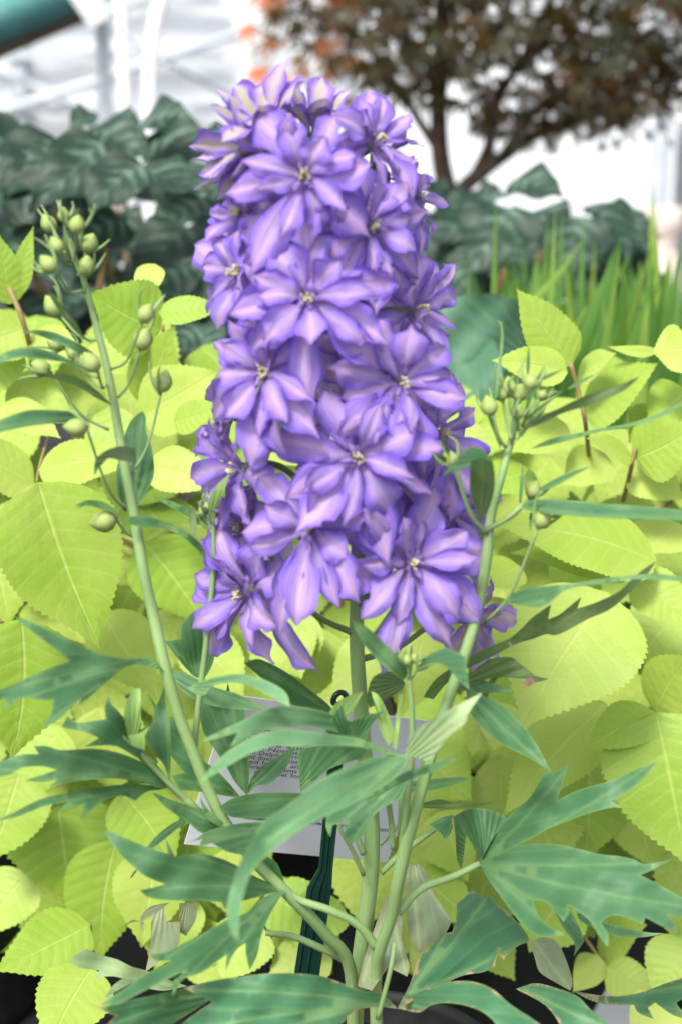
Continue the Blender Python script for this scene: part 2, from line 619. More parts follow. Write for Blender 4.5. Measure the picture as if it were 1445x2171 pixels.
def traced_leaf(outline, base, tips, Yb, Yt, mat, parent, roll=0.0, bend=0.0, petiole=None, name='leaf', step=8.0, cup=0.0025, prad=(7, 9), wav=0.002):
    """outline px; base px; tips [px...] (first is the main tip); Yb / Yt world depth at base and main tip;
    roll = metres of depth per 100 px across; bend = metres of bulge toward the viewer mid-way"""
    poly = refine(outline, step)
    base = np.array(base, float)
    tip = np.array(tips[0], float)
    mn, mx = poly.min(0), poly.max(0)
    g = step * 1.5
    gx, gy = np.meshgrid(np.arange(mn[0], mx[0], g), np.arange(mn[1], mx[1], g))
    gp = np.stack([gx.ravel(), gy.ravel()], 1) + rng.uniform(-0.2 * g, 0.2 * g, (gx.size, 2))
    vs = []
    for tp in tips:
        tp = np.array(tp, float)
        L = np.linalg.norm(tp - base)
        k = max(3, int(L / step))
        tt = np.linspace(0.02, 0.97, k)
        nrm = np.array([-(tp - base)[1], (tp - base)[0]]) / (L + 1e-9)
        vs.append(base + (tp - base) * tt[:, None] + nrm * (np.sin(tt * math.pi) * L * 0.02)[:, None])
    vs = np.concatenate(vs)
    vs = vs[inside(vs, poly)] if len(vs) else vs
    if len(vs):
        vs = vs[dist_pts(vs, poly) > step * 0.35]
    if len(vs) > 1:      # thin out near-coincident points where veins meet
        keep = []
        for p in vs:
            if all((p[0] - q[0]) ** 2 + (p[1] - q[1]) ** 2 > (0.45 * step) ** 2 for q in keep):
                keep.append(p)
        vs = np.array(keep)
    gp = gp[inside(gp, poly)]
    if len(gp):
        gp = gp[dist_pts(gp, poly) > step * 0.6]
    if len(gp) and len(vs):
        gp = gp[dist_pts(gp, vs) > step * 0.9]
    nb = len(poly)
    parts = [poly] + ([vs] if len(vs) else []) + ([gp] if len(gp) else [])
    A = np.concatenate(parts)
    edges = [(i, (i + 1) % nb) for i in range(nb)]
    rv, re, rf, *_ = delaunay_2d_cdt([Vector(p) for p in A], edges, [], 1, 1e-4)
    Q = np.array([(v.x, v.y) for v in rv])
    ax = tip - base
    L = np.linalg.norm(ax)
    ax = ax / L
    pr = np.array([-ax[1], ax[0]])
    s = (Q - base) @ ax / L
    c = (Q - base) @ pr
    dv = dist_pts(Q, vs) if len(vs) else np.full(len(Q), 20.0)
    de = dist_pts(Q, poly)
    sc = np.clip(s, -0.3, 1.3)
    tilt = -.012 if mat is M['delph_under'] else min(max(abs(roll), .016), max(0.0, .030 + 100 * (Yt - Yb) * ax[1] / L))
    Y = Yb + (Yt - Yb) * sc + tilt * (base[1] - Q[:, 1]) / 100.0 - bend * np.sin(np.clip(sc, 0, 1) * math.pi)
    Y = Y - cup * np.minimum(dv, 45) / 45.0
    ph = rng.uniform(0, 6.28, 4)
    Y = Y + wav * (np.sin(Q[:, 0] / 37 + ph[0]) * np.sin(Q[:, 1] / 31 + ph[1]) + 0.5 * np.sin(Q[:, 0] / 17 + Q[:, 1] / 23 + ph[2]))
    V = UN(Q, Y)
    uv = np.stack([np.exp(-dv / 6.0), np.exp(-de / 5.0)], 1)
    o = mesh_obj(name, V, rf, mat, parent, uv, origin=tuple(U(base[0], base[1], Yb)))
    back = base - ax * L * .25
    rad = Q - back
    th = np.arctan2(rad @ pr, rad @ ax)
    me = o.data
    lay = me.uv_layers.new(name='Radial')
    idx = np.zeros(len(me.loops), dtype=np.int32)
    me.loops.foreach_get('vertex_index', idx)
    lay.data.foreach_set('uv', np.stack([np.linalg.norm(rad, axis=1) / L, th], 1).astype(np.float32)[idx].ravel())
    me.uv_layers.active = me.uv_layers['UVMap']
    # faces toward the viewer
    if petiole:
        pts = [U(*p) for p in petiole]
        rr = [mpp(p) * (prad[0] + (prad[1] - prad[0]) * i / (len(pts) - 1)) for i, p in enumerate(pts)]
        v, f, u = tube(pts, rr, 8, 5)
        mesh_obj('petiole', v, f, M['stem'], o, u, origin=tuple(ORIG[o.name]))
    return o


# ------------------------------------------------------------ ovate leaf from base point to tip point
OV_U = [0, .03, .10, .2, .32, .45, .6, .74, .85, .93, 1.0]
OV_W = {
    'ovate': [.02, .36, .70, .93, 1.0, .95, .78, .52, .27, .10, 0.0],
    'narrow': [.05, .30, .60, .88, 1.0, .98, .84, .58, .32, .12, 0.0],
    'heart': [.10, .62, .90, 1.0, .98, .88, .70, .48, .27, .12, 0.0],
}


def ovate_geo(L, Wd, nu=40, nv=4, teeth=0, tooth=0.05, droop=0.15, fold=0.15, wave=0.03, shape='ovate', twist=0.0, pleat=0.004, seed=0):
    r = np.random.default_rng(seed)
    pu = OV_U; pw = OV_W[shape]
    cm = catmull([np.array([a, b]) for a, b in zip(pu, pw)], 6)
    us = np.linspace(0, 1, nu + 1)
    ws = np.interp(us, cm[:, 0], np.maximum(cm[:, 1], 0))
    V, UV, F = [], [], []
    ph = r.uniform(0, 6.28, 6)
    skew = r.uniform(-0.05, 0.05)
    for i, u in enumerate(us):
        for j in range(-nv, nv + 1):
            v = j / nv
            wj = ws[i] * Wd / 2
            x_ext = 0.0
            if teeth and abs(j) == nv:
                tt = (u * teeth) % 1.0
                saw = tt if i % 2 else 0
                big = 1 + 0.35 * math.sin(u * 23 + ph[0] + j)
                wj += (0.5 * Wd * tooth) * big * (1.0 if i % 2 else -0.25) * min(1, 6 * u, 6 * (1 - u))
                x_ext = L * 0.008 * (1 if i % 2 else 0)
            wob = 1 + 0.03 * math.sin(u * 9 + ph[1] + (2 if j > 0 else 0))
            y = v * wj * wob + skew * L * math.sin(u * math.pi)
            ang = twist * u
            z = -droop * L * (u ** 1.8) + fold * abs(v) * wj
            z -= fold * 0.5 * wj * v * v
            z += wave * Wd * abs(v) ** 1.5 * math.sin(u * 13 + ph[2] + (1.7 if j > 0 else 0))
            z += pleat * Wd * abs(math.sin((u - abs(v) * 0.16) * 9 * math.pi)) * min(1, abs(v) * 4) * (1 - abs(v) * .5)
            x = u * L * (1 - 0.12 * droop) + x_ext
            V.append((x, y * math.cos(ang) - z * math.sin(ang), y * math.sin(ang) + z * math.cos(ang)))
            UV.append((u, v))
    k = 2 * nv + 1
    for i in range(nu):
        for j in range(2 * nv):
            F.append((i * k + j, (i + 1) * k + j, (i + 1) * k + j + 1, i * k + j + 1))
    return np.array(V), F, np.array(UV)


def frame(a, nh):
    a = np.asarray(a, float); a = a / np.linalg.norm(a)
    nh = np.asarray(nh, float)
    nrm = nh - a * nh.dot(a)
    nrm /= np.linalg.norm(nrm) + 1e-9
    s = np.cross(nrm, a)
    return np.stack([a, s, nrm], 1)


def ovate_leaf(base, tip, wpx, mat, parent, nh=None, name='leaf', wm=None, **kw):
    b = np.array(base, float); tpt = np.array(tip, float)
    L = np.linalg.norm(tpt - b)
    mid = (b + tpt) / 2
    if nh is None:
        tc = np.array(CAM) - mid; tc /= np.linalg.norm(tc)
        nh = tc * 0.75 + np.array([0, 0, 0.5]) + rng.normal(0, 0.12, 3)
    A = frame(tpt - b, nh)
    Wd = wm if wm else wpx * mpp(mid) * 1.08
    dr = kw.get('droop', 0.15)
    V, F, UV = ovate_geo(L, Wd, seed=int(rng.integers(1e6)), **kw)
    # keep the tip where it was asked for
    tl = V[-1 - (kw.get('nv', 4))]
    ang = math.atan2(-tl[2], tl[0])
    c, s = math.cos(ang), math.sin(ang)
    x, z = V[:, 0].copy(), V[:, 2].copy()
    V[:, 0] = c * x - s * z
    V[:, 2] = s * x + c * z
    V *= [L / (V[:, 0].max() + 1e-9), 1, 1]
    W = V @ A.T + b
    return mesh_obj(name, W, F, mat, parent, UV, origin=tuple(b))


# ============================================================ SETTING
gv, gf = [(-150, -30, 0), (150, -30, 0), (150, 250, 0), (-150, 250, 0)], [(0, 1, 2, 3)]
tag(mesh_obj('ground', gv, gf, M['cloth'], smooth=False), kind='structure')

# greenhouse far behind: framed white poly wall
GY = 6.2
gh = empty('greenhouse', (0, GY, 0), 'white poly covered greenhouse with slim grey bars behind all the plants', 'greenhouse')
pw = 1.25
for i in range(-8, 9):
    x0 = i * pw
    v, f = box((x0 + pw / 2, GY + 0.02, 1.6), pw - 0.03, 0.015, 3.2)
    mesh_obj('wall_panel', v, f, M['poly'], gh, smooth=False)
    v, f = box((x0, GY - 0.02, 1.6), 0.045, 0.05, 3.2)
    mesh_obj('upright_bar', v, f, M['galv'], gh, smooth=False)
for z in (0.05, 0.33, 0.62, 0.82, 1.02, 1.30, 1.9, 2.6, 3.2):
    x1_ = -.45 if .2 < z < 1.5 else 9.5
    v, f = box(((x1_ - 10.5) / 2, GY - 0.05, z), x1_ + 10.5, 0.03, 0.035)
    mesh_obj('purlin', v, f, M['galv'], gh, smooth=False)
for k, (x0, z0, x1, z1) in enumerate([(-1.75, 0.95, -0.35, 0.35), (-1.5, 1.25, -0.1, 0.5), (-1.2, 1.5, 0.1, 0.85), (-2.2, 0.55, -0.3, 1.15), (-2.1, 0.35, -0.2, 0.95)]):
    v, f, u = tube([(x0, GY - 0.12 - 0.03 * k, z0), (x1, GY - 0.12 - 0.03 * k, z1)], [0.016, 0.016], 8, 2)
    mesh_obj('brace', v, f, M['galv'], gh)
v = np.array([(-11, GY + 0.03, 3.2), (11, GY + 0.03, 3.2), (11, GY + 3.5, 4.6), (-11, GY + 3.5, 4.6)])
mesh_obj('roof', v, [(0, 1, 2, 3)], M['poly'], gh, smooth=False)


def post(name, px, py0, py1, wpx, Y, mat, label, cat, bend=None, to_ground=True, sides=14, group=None):
    top = U(px, py0, Y)
    r = wpx / 2 * mpp(U(px, (py0 + py1) / 2, Y))
    if bend is None:
        pts = [Vector((top.x, Y, 0)), Vector((top.x, Y, top.z * .5)), top]
    else:
        pts = [U(a, b, Y) for a, b in bend]
        if to_ground:
            pts = [Vector((pts[0].x, Y, 0))] + pts
    v, f, u = tube(pts, [r] * len(pts), sides, 6)
    o = empty(name, (pts[0].x, Y, 0), label, cat, group)
    mesh_obj('pole', v, f, mat, o)
    v, f = lathe([(0.001, 0.0), (r * 2.2, 0.0), (r * 2.2, 0.02), (r * 1.3, 0.035), (r, 0.04)], 20, (pts[0].x, Y, 0.0))
    mesh_obj('base_plate', v, f, mat, o)
    return o


post('steel_post', 243, -420, 300, 24, 4.6, M['whitepaint'], 'slim white upright post beside the curved white pipe', 'post')
post('bent_pipe', 330, 0, 200, 30, 4.2, M['whitepaint'], 'thick white pipe curving over at its top against the greenhouse', 'pipe',
     bend=[(318, 330), (318, 190), (322, 110), (338, 20), (375, -80), (440, -170), (540, -240)])
post('wooden_post', 517, -420, 260, 26, 4.8, M['creampaint'], 'cream post of a close pair, the one nearer the curved white pipe', 'post')
post('wooden_post', 558, -420, 260, 24, 4.9, M['creampaint'], 'cream post of a close pair, the one nearer the maple', 'post')
post('white_column', 1225, -400, 500, 62, 4.4, M['whitepaint'], 'broad bright white column behind the maple branches', 'column')
post('steel_post', 1452, 255, 480, 34, 3.9, M['greypost'], 'dark grey steel post beside the clay pot', 'post')
# collar on the bent pipe
P = U(320, 205, 4.2)

# rolled teal shade cloth on a batten, hung on two legs
tr_ = empty('shade_roll', tuple(Vector((U(0, 40, 2.9).x, 2.9, 0))), 'rolled teal shade cloth along a tan batten high up', 'shade cloth')
a, b = U(-520, 250, 2.7), U(205, -50, 3.1)
rr = 62 * mpp(a)
v, f, u = tube([a, (a + b) / 2, b], [rr, rr * .95, rr], 20, 8, ridge=0.03)
mesh_obj('roll', v, f, M['teal'], tr_)
off = Vector((0.005, 0.045, -0.052))
v, f, u = tube([a + off, b + off], [0.014, 0.014], 4, 2)
mesh_obj('batten', v, f, M['wood'], tr_, smooth=False)
for e in (a, b):
    v, f, u = tube([Vector((e.x, e.y + 0.05, 0)), Vector((e.x, e.y + 0.05, e.z))], [0.015, 0.015], 10, 2)
    mesh_obj('leg', v, f, M['galv'], tr_)
# clear printed plastic bag hanging from the roll
pt = [U(130, -30, 2.85), U(215, -30, 2.85), U(235, 35, 2.85), U(195, 62, 2.85)]
fr, bk = [p + Vector((0, -.006, 0)) for p in pt], [p + Vector((0, .006, 0)) for p in pt]
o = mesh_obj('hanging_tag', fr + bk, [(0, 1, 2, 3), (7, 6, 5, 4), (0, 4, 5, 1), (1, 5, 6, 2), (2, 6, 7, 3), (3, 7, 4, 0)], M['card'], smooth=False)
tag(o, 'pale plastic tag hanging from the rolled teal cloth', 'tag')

# clay pot on the ground by the grey post
c = U(1405, 440, 3.7)
h = c.z
pr_ = empty('clay_pot', (c.x, 3.7, 0), 'pinkish clay urn standing by the dark grey post', 'pot')
v, f = lathe([(.001, 0), (.05, 0), (.06, .1), (.065, .2), (.035, .30), (.03, h - .10), (.045, h - .06), (.05, h), (.042, h), (.03, h - .05), (.001, h - .05)], 32, (c.x, 3.7, 0))
mesh_obj('urn_body', v, f, M['clay'], pr_)

# ============================================================ MAPLE
mp_ = empty('maple_tree', (U(955, 480, 2.6).x, 2.6, 0), 'bronze leaved japanese maple with forked slender trunk', 'tree')
tb = MB()
MY = 2.6


def limb(pts, r0, r1, dY=0.0, dy_end=0.0):
    n = len(pts)
    Q = [U(x, y, MY + dY + dy_end * i / (n - 1)) for i, (x, y) in enumerate(pts)]
    rr = [(r0 + (r1 - r0) * i / (n - 1)) * mpp(q) for i, q in enumerate(Q)]
    v, f, u = tube(Q, rr, 9, 5)
    tb.add(v, f, u)


bx = U(958, 500, MY)
v, f, u = tube([(bx.x + .02, MY, 0), (bx.x + .01, MY, bx.z * .5), tuple(bx)], [.032, .024, .022], 12, 5)
tb.add(v, f, u)
limb([(958, 500), (950, 420), (932, 330), (928, 200), (932, 60), (940, -120), (930, -300)], 24, 12)
limb([(958, 500), (975, 410), (1020, 365), (1075, 325), (1135, 285), (1235, 250), (1335, 226), (1400, 195), (1480, 130)], 20, 4)
limb([(1000, 385), (1035, 310), (1048, 230), (1090, 150), (1150, 60), (1190, -60)], 14, 5, 0, .1)
limb([(1060, 335), (1130, 240), (1200, 190), (1290, 110), (1420, 40)], 11, 4, 0, -.15)
limb([(935, 330), (890, 260), (850, 200), (800, 120), (740, 70), (660, 30)], 11, 3, 0, .1)
limb([(930, 170), (860, 90), (760, 20), (640, -30)], 9, 3, 0, -.2)
limb([(930, 120), (1000, 30), (1100, -40), (1250, -110)], 9, 3, 0, -.2)
limb([(1048, 230), (960, 130), (900, 30)], 6, 3, 0, .15)
limb([(1135, 285), (1190, 200), (1260, 160), (1330, 140)], 6, 2)
limb([(1235, 250), (1290, 190), (1350, 150)], 5, 2)
tb.build('trunk', M['bark'], mp_, origin=tuple(ORIG[mp_.name]))


def maple_leaf_geo():
    lobes = [(-115, .42), (-75, .68), (-38, .9), (0, 1.0), (38, .9), (75, .68), (115, .42)]
    out = [(0, -0.03)]
    pts = []
    for i, (a, l) in enumerate(lobes):
        ar = R(a)
        d = np.array([math.sin(ar), math.cos(ar)])
        s = np.array([d[1], -d[0]])
        pts += [d * l * .55 - s * .09 * l, d * l, d * l * .55 + s * .09 * l]
        if i < 6:
            am = R((a + lobes[i + 1][0]) / 2)
            pts.append(np.array([math.sin(am), math.cos(am)]) * .22)
    pts = [np.array([0, -.05])] + pts
    V = [(p[0], p[1], -0.22 * np.linalg.norm(p) ** 2) for p in pts]
    V.append((0, 0, .02))
    n = len(pts)
    F = [(n, (i + 1) % n, i) for i in range(n)]
    return np.array(V), F


LV, LF = maple_leaf_geo()
cb = MB()
r = np.random.default_rng(5)


def dens(px, py):
    # where the photo shows the crown: dense at the top, ragged lower edge
    edge = np.interp(px, [560, 650, 740, 850, 930, 1010, 1100, 1200, 1300, 1400, 1500], [40, 90, 165, 200, 215, 150, 150, 225, 245, 170, 140])
    return edge


cnt = 0
while cnt < 2900:
    px = r.uniform(560, 1620); py = r.uniform(-330, 300) if cnt < 2300 else r.uniform(-600, -200)
    e = dens(px, py)
    if py > e + r.exponential(28) - 25:
        continue
    if py < 60 and r.uniform() < 0.25 and px < 700:
        continue
    Y = MY + r.normal(0, .22)
    c = np.array(U(px, py, Y))
    s = r.uniform(.026, .05)
    dirn = np.array([r.normal(0, .8), r.normal(-.2, .5), r.normal(-.55, .4)])
    A = frame(dirn, np.array([r.normal(0, .5), r.normal(-.3, .5), 1.0]))
    B = np.stack([A[:, 1], A[:, 0], A[:, 2]], 1)
    hue = float(np.clip(r.normal(.18, .17), 0, .55))
    if px < 760 and r.uniform() < .55:
        hue = r.uniform(.6, .95)
    elif r.uniform() < .07:
        hue = r.uniform(.6, .85)
    W = (LV * s) @ B.T + c
    cb.add(W, LF, np.full((len(W), 2), hue))
    cnt += 1
# a few bright orange leaves on the low left twig, and sprays along the lower limbs
for px, py, s in [(545, 150, .045), (585, 165, .05), (600, 205, .045), (520, 60, .035), (640, 150, .03), (690, 160, .03), (770, 140, .03), (735, 210, .03)]:
    c = np.array(U(px, py, MY - .1))
    A = frame(np.array([r.normal(.3, .3), -.3, -.8]), np.array([0, -1, .5]))
    B = np.stack([A[:, 1], A[:, 0], A[:, 2]], 1)
    W = (LV * s) @ B.T + c
    cb.add(W, LF, np.full((len(W), 2), .99 if px < 610 else .8))
for k in range(380):
    tpar = r.uniform()
    xs = [1040, 1130, 1235, 1335, 1400]; ys = [300, 270, 245, 225, 200]
    px = r.uniform(990, 1420); py = np.interp(px, [990, 1135, 1235, 1335, 1420], [235, 245, 230, 215, 190]) + r.normal(0, 36)
    c = np.array(U(px, py, MY + r.normal(0, .12)))
    A = frame(np.array([r.normal(.2, .6), -.2, -.6]), np.array([r.normal(0, .4), -.4, 1]))
    B = np.stack([A[:, 1], A[:, 0], A[:, 2]], 1)
    W = (LV * r.uniform(.014, .03)) @ B.T + c
    cb.add(W, LF, np.full((len(W), 2), float(np.clip(r.normal(.3, .15), 0, .6))))
tag(cb.build('crown', M['maple'], mp_, origin=tuple(ORIG[mp_.name])), kind='stuff')


# ============================================================ DARK MOTTLED SHRUBS
def shrub(name, label, cx, Y, leaves, stems):
    e = empty(name, (U(cx, 500, Y).x, Y, 0), label, 'shrub')
    root = Vector((U(cx, 500, Y).x, Y + .08, 0))
    for (bx_, by_, tx, ty, wpx, dY, dt) in leaves:
        wpx *= 1.45
        tx, ty = bx_ + (tx - bx_) * 1.25, by_ + (ty - by_) * 1.25
        b = U(bx_, by_, Y + dY); tp = U(tx, ty, Y + dY + dt)
        nh = np.array([rng.normal(0, .35), -.75 + rng.normal(0, .2), .75])
        ovate_leaf(b, tp, wpx, M['mottled'], e, nh=nh, shape='heart', nu=18, nv=4, droop=rng.uniform(.1, .35), fold=.25, wave=.07, pleat=.0)
    sb = MB()
    for (sx, sy, dY) in stems:
        b = U(sx, sy, Y + dY)
        v, f, u = tube([root + Vector((rng.normal(0, .03), rng.normal(0, .03), 0)), (root + b) / 2 + Vector((rng.normal(0, .03), 0, .05)), b], [.006, .004, .003], 6, 4)
        o = mesh_obj('stalk', v, f, M['cane'], e, u)
    return e


lv = []
# hand placed: (base, tip, width, depth offset, depth to tip)
lv += [(300, 260, 385, 250, 75, -.05, -.05), (120, 300, 30, 400, 110, -.1, -.06), (60, 290, -40, 330, 100, 0, -.05), (215, 300, 90, 420, 100, -.16, -.06),
       (250, 330, 150, 440, 110, -.12, -.08), (300, 350, 210, 440, 90, -.18, -.05), (300, 355, 420, 400, 85, -.1, -.06), (330, 290, 440, 330, 95, 0, -.05),
       (200, 270, 300, 330, 90, .05, -.04), (345, 300, 345, 236, 85, .02, -.02), (150, 260, 200, 250, 60, .05, 0), (40, 420, -50, 520, 110, -.08, -.06), (0, 330, 60, 450, 120, -.12, -.05),
       (260, 460, 160, 520, 80, -.12, -.04), (400, 480, 300, 590, 100, -.05, -.05), (430, 420, 340, 470, 90, 0, -.05), (420, 540, 440, 640, 90, -.1, -.05), (390, 560, 300, 640, 85, -.12, -.05),
       (100, 480, 130, 600, 110, -.12, -.06), (430, 690, 380, 745, 70, -.2, -.04), (420, 700, 470, 740, 70, -.2, -.04), (450, 600, 520, 560, 80, 0, -.03)]
for k in range(80):
    x, y = rng.uniform(-200, 560), rng.uniform(300, 760)
    a = rng.uniform(.2, math.pi - .2)
    L = rng.uniform(90, 140)
    lv.append((x, y, x + L * math.cos(a), y + L * math.sin(a) * .75, rng.uniform(70, 110), rng.uniform(.03, .2), rng.uniform(-.06, -.02)))
shrub('mottled_shrub', 'dark green shrub with wavy silver mottled leaves under the white posts', 230, 1.6, lv, [(rng.uniform(0, 450), rng.uniform(330, 560), rng.uniform(0, .15)) for _ in range(12)])
lv = [(1090, 380, 1175, 415, 70, .1, -.05), (1030, 440, 930, 500, 90, -.05, -.05), (1080, 440, 1010, 560, 110, -.1, -.06), (960, 450, 900, 400, 70, .05, -.03), (1120, 450, 1180, 540, 100, -.02, -.05),
      (1260, 430, 1320, 540, 80, 0, -.05), (1230, 460, 1200, 580, 90, -.05, -.05), (930, 470, 880, 560, 90, -.05, -.04), (1000, 430, 1060, 420, 70, .1, -.03), (960, 560, 1010, 640, 80, -.1, -.05)]
for k in range(50):
    x, y = rng.uniform(820, 1340), rng.uniform(440, 720)
    a = rng.uniform(.2, math.pi - .2)
    L = rng.uniform(80, 130)
    lv.append((x, y, x + L * math.cos(a), y + L * math.sin(a) * .75, rng.uniform(65, 105), rng.uniform(.03, .2), rng.uniform(-.06, -.02)))
shrub('mottled_shrub', 'low dark mottled shrub at the foot of the maple, behind the strap leaves', 1060, 1.75, lv, [(rng.uniform(900, 1300), rng.uniform(450, 600), rng.uniform(0, .15)) for _ in range(10)])
o = mesh_obj('plant_tag', *box(tuple(U(350, 492, 1.62)), .022, .004, .025), M['bluetag'], smooth=False)
tag(o, 'small blue plastic tag stuck in the dark mottled shrub', 'tag')

# hosta
hp = empty('hosta', (U(1010, 700, 1.22).x, 1.25, 0), 'hosta with big blue green leaves between the flower spike and strap leaves', 'plant')
for (ol, b, tp, yb, yt) in [
    ([(905, 720), (925, 660), (970, 630), (1040, 622), (1100, 640), (1135, 690), (1130, 750), (1085, 790), (1020, 800), (950, 780)], (1120, 770), [(920, 690), (1000, 640), (1060, 640)], 1.22, 1.16),
    ([(930, 760), (960, 700), (1010, 690), (1050, 730), (1065, 800), (1050, 880), (1010, 920), (960, 890), (930, 830)], (985, 700), [(1010, 915), (960, 870)], 1.2, 1.12),
    ([(850, 700), (890, 640), (950, 650), (965, 720), (940, 800), (890, 820), (855, 770)], (930, 660), [(885, 810)], 1.25, 1.18)]:
    traced_leaf(ol, b, tp, yb, yt, M['hosta'], hp, bend=.02, wav=.004)
for (x, y) in [(1110, 770), (985, 705), (930, 665)]:
    b = U(x, y, 1.22)
    v, f, u = tube([(b.x * .9, 1.27, 0), (b.x * .95, 1.26, b.z * .6), tuple(b)], [.006, .005, .004], 8, 4)
    mesh_obj('petiole', v, f, M['stem_dark'], hp, u)

# strap-leaved clump (daylily like)
gp_ = empty('strap_leaf_clump', (U(1240, 600, 1.5).x, 1.5, 0), 'clump of long green strap leaves standing behind the chartreuse plant', 'plant')


def blade(px0, py0, px1, py1, wpx, Y, arch, dYt, tone):
    tip = U(px1, py1, Y + dYt)
    b = U(px0, py0, Y)
    b = Vector((b.x, Y, 0.02)) if py0 > 600 else b
    midp = (b + tip) / 2 + Vector((arch * .35, 0, abs(arch) * .5))
    pts = catmull([np.array(b), np.array(midp), np.array(tip)], 8)
    T = np.gradient(pts, axis=0); T /= np.linalg.norm(T, axis=1)[:, None]
    side = np.cross(T, np.array([rng.normal(0, .3), -1, .2])); side /= np.linalg.norm(side, axis=1)[:, None]
    nrm = np.cross(side, T)
    n = len(pts)
    w0 = wpx * 1.4 * mpp(tip) / 2
    V, F, UV = [], [], []
    for i in range(n):
        ww = w0 * (1 - (i / (n - 1)) ** 3) * .98 + .0003
        for s in (-1, 0, 1):
            V.append(pts[i] + side[i] * s * ww - nrm[i] * (abs(s) * ww * .35))
            UV.append((tone, i / n))
    for i in range(n - 1):
        for j in (0, 1):
            F.append((i * 3 + j, i * 3 + j + 1, (i + 1) * 3 + j + 1, (i + 1) * 3 + j))
    mesh_obj('blade', V, F, M['blade'], gp_, UV, origin=tuple(b))


for args in [(1050, 700, 1050, 440, 22, 1.4, 0, 0, .7), (1065, 700, 1175, 455, 24, 1.4, .05, 0, .8), (1140, 700, 1160, 470, 26, 1.5, 0, 0, .55), (1200, 700, 1190, 455, 24, 1.5, 0, 0, .6),
             (1240, 700, 1235, 470, 22, 1.55, 0, 0, .6), (1280, 700, 1380, 395, 20, 1.55, .08, 0, .95), (1440, 700, 1385, 395, 18, 1.55, .02, 0, .9), (1420, 700, 1415, 520, 22, 1.5, 0, 0, .9),
             (1300, 760, 1290, 560, 24, 1.4, 0, 0, .5), (1360, 760, 1445, 560, 20, 1.45, .05, 0, .6)]:
    blade(*args)
for k in range(130):
    x = rng.uniform(1000, 1560)
    blade(x, 760, x + rng.normal(35, 85), rng.uniform(500, 660), rng.uniform(20, 42), rng.uniform(1.32, 1.75), rng.normal(0, .07), rng.normal(0, .08), float(np.clip(rng.normal(.58, .27), 0, 1)))


# ============================================================ POTS
def pot(x, y, r, h, label, soil_r=None):
    e = empty('nursery_pot', (x, y, 0), label, 'pot')
    v, f = lathe([(.001, 0), (r * .8, 0), (r * .83, .012), (r * .95, h - .022), (r, h - .02), (r, h - .003), (r * .99, h), (r * .955, h), (r * .94, h - .006), (r * .91, h - .04), (.001, h - .045)], 56, (x, y, 0))
    mesh_obj('pot_wall', v, f, M['pot'], e)
    n = 40
    V, F = [(x, y, h - .018)], []
    rings = 10
    for i in range(1, rings + 1):
        for k in range(n):
            th = 2 * math.pi * k / n
            rr = r * .925 * i / rings
            V.append((x + rr * math.cos(th), y + rr * math.sin(th), h - .019 + rng.normal(0, .0022)))
    for k in range(n):
        F.append((0, 1 + k, 1 + (k + 1) % n))
    for i in range(rings - 1):
        for k in range(n):
            a_ = 1 + i * n + k; b_ = 1 + i * n + (k + 1) % n
            F.append((a_, a_ + n, b_ + n, b_))
    mesh_obj('soil', V, F, M['soil'], e)
    return e


PX0 = U(770, 2120, .70).x
pot(PX0, .70, .082, .145, 'black nursery pot holding the violet flowered plant')
pot(-.30, 1.0, .095, .15, 'black nursery pot under the chartreuse plant below the dark shrub')
pot(.34, 1.0, .095, .15, 'black nursery pot under the chartreuse plant below the strap leaves')
pot(.03, 1.06, .095, .15, 'black nursery pot under the chartreuse plant behind the white plant label')

# ============================================================ CHARTREUSE PLANTS
AL = {}
AL['l'] = empty('golden_leaf_plant', (-.30, 1.0, .13), 'chartreuse leaved plant growing in front of the dark mottled shrub', 'plant')
AL['r'] = empty('golden_leaf_plant', (.34, 1.0, .13), 'chartreuse leaved plant growing in front of the strap leaf clump', 'plant')
AL['c'] = empty('golden_leaf_plant', (.03, 1.06, .13), 'chartreuse leaved plant growing straight behind the violet spike and white label', 'plant')


def ysurf(py):
    return 1.06 - (py - 600) / 1300 * .2


def al(pl, bx_, by_, tx, ty, wpx, dY=0.0, dt=-.02, **kw):
    Y = ysurf((by_ + ty) / 2) + dY
    b, tp = U(bx_, by_, Y), U(tx, ty, Y + dt)
    L = (tp - b).length
    nt = int(np.clip(L / .0034, 14, 40))
    kw.setdefault('droop', float(rng.uniform(.04, .14)))
    kw.setdefault('fold', float(rng.uniform(.05, .2)))
    kw.setdefault('wave', .012)
    return ovate_leaf(b, tp, wpx, M['aralia'], AL[pl], nu=2 * nt, nv=4, teeth=nt, tooth=.035, **kw)


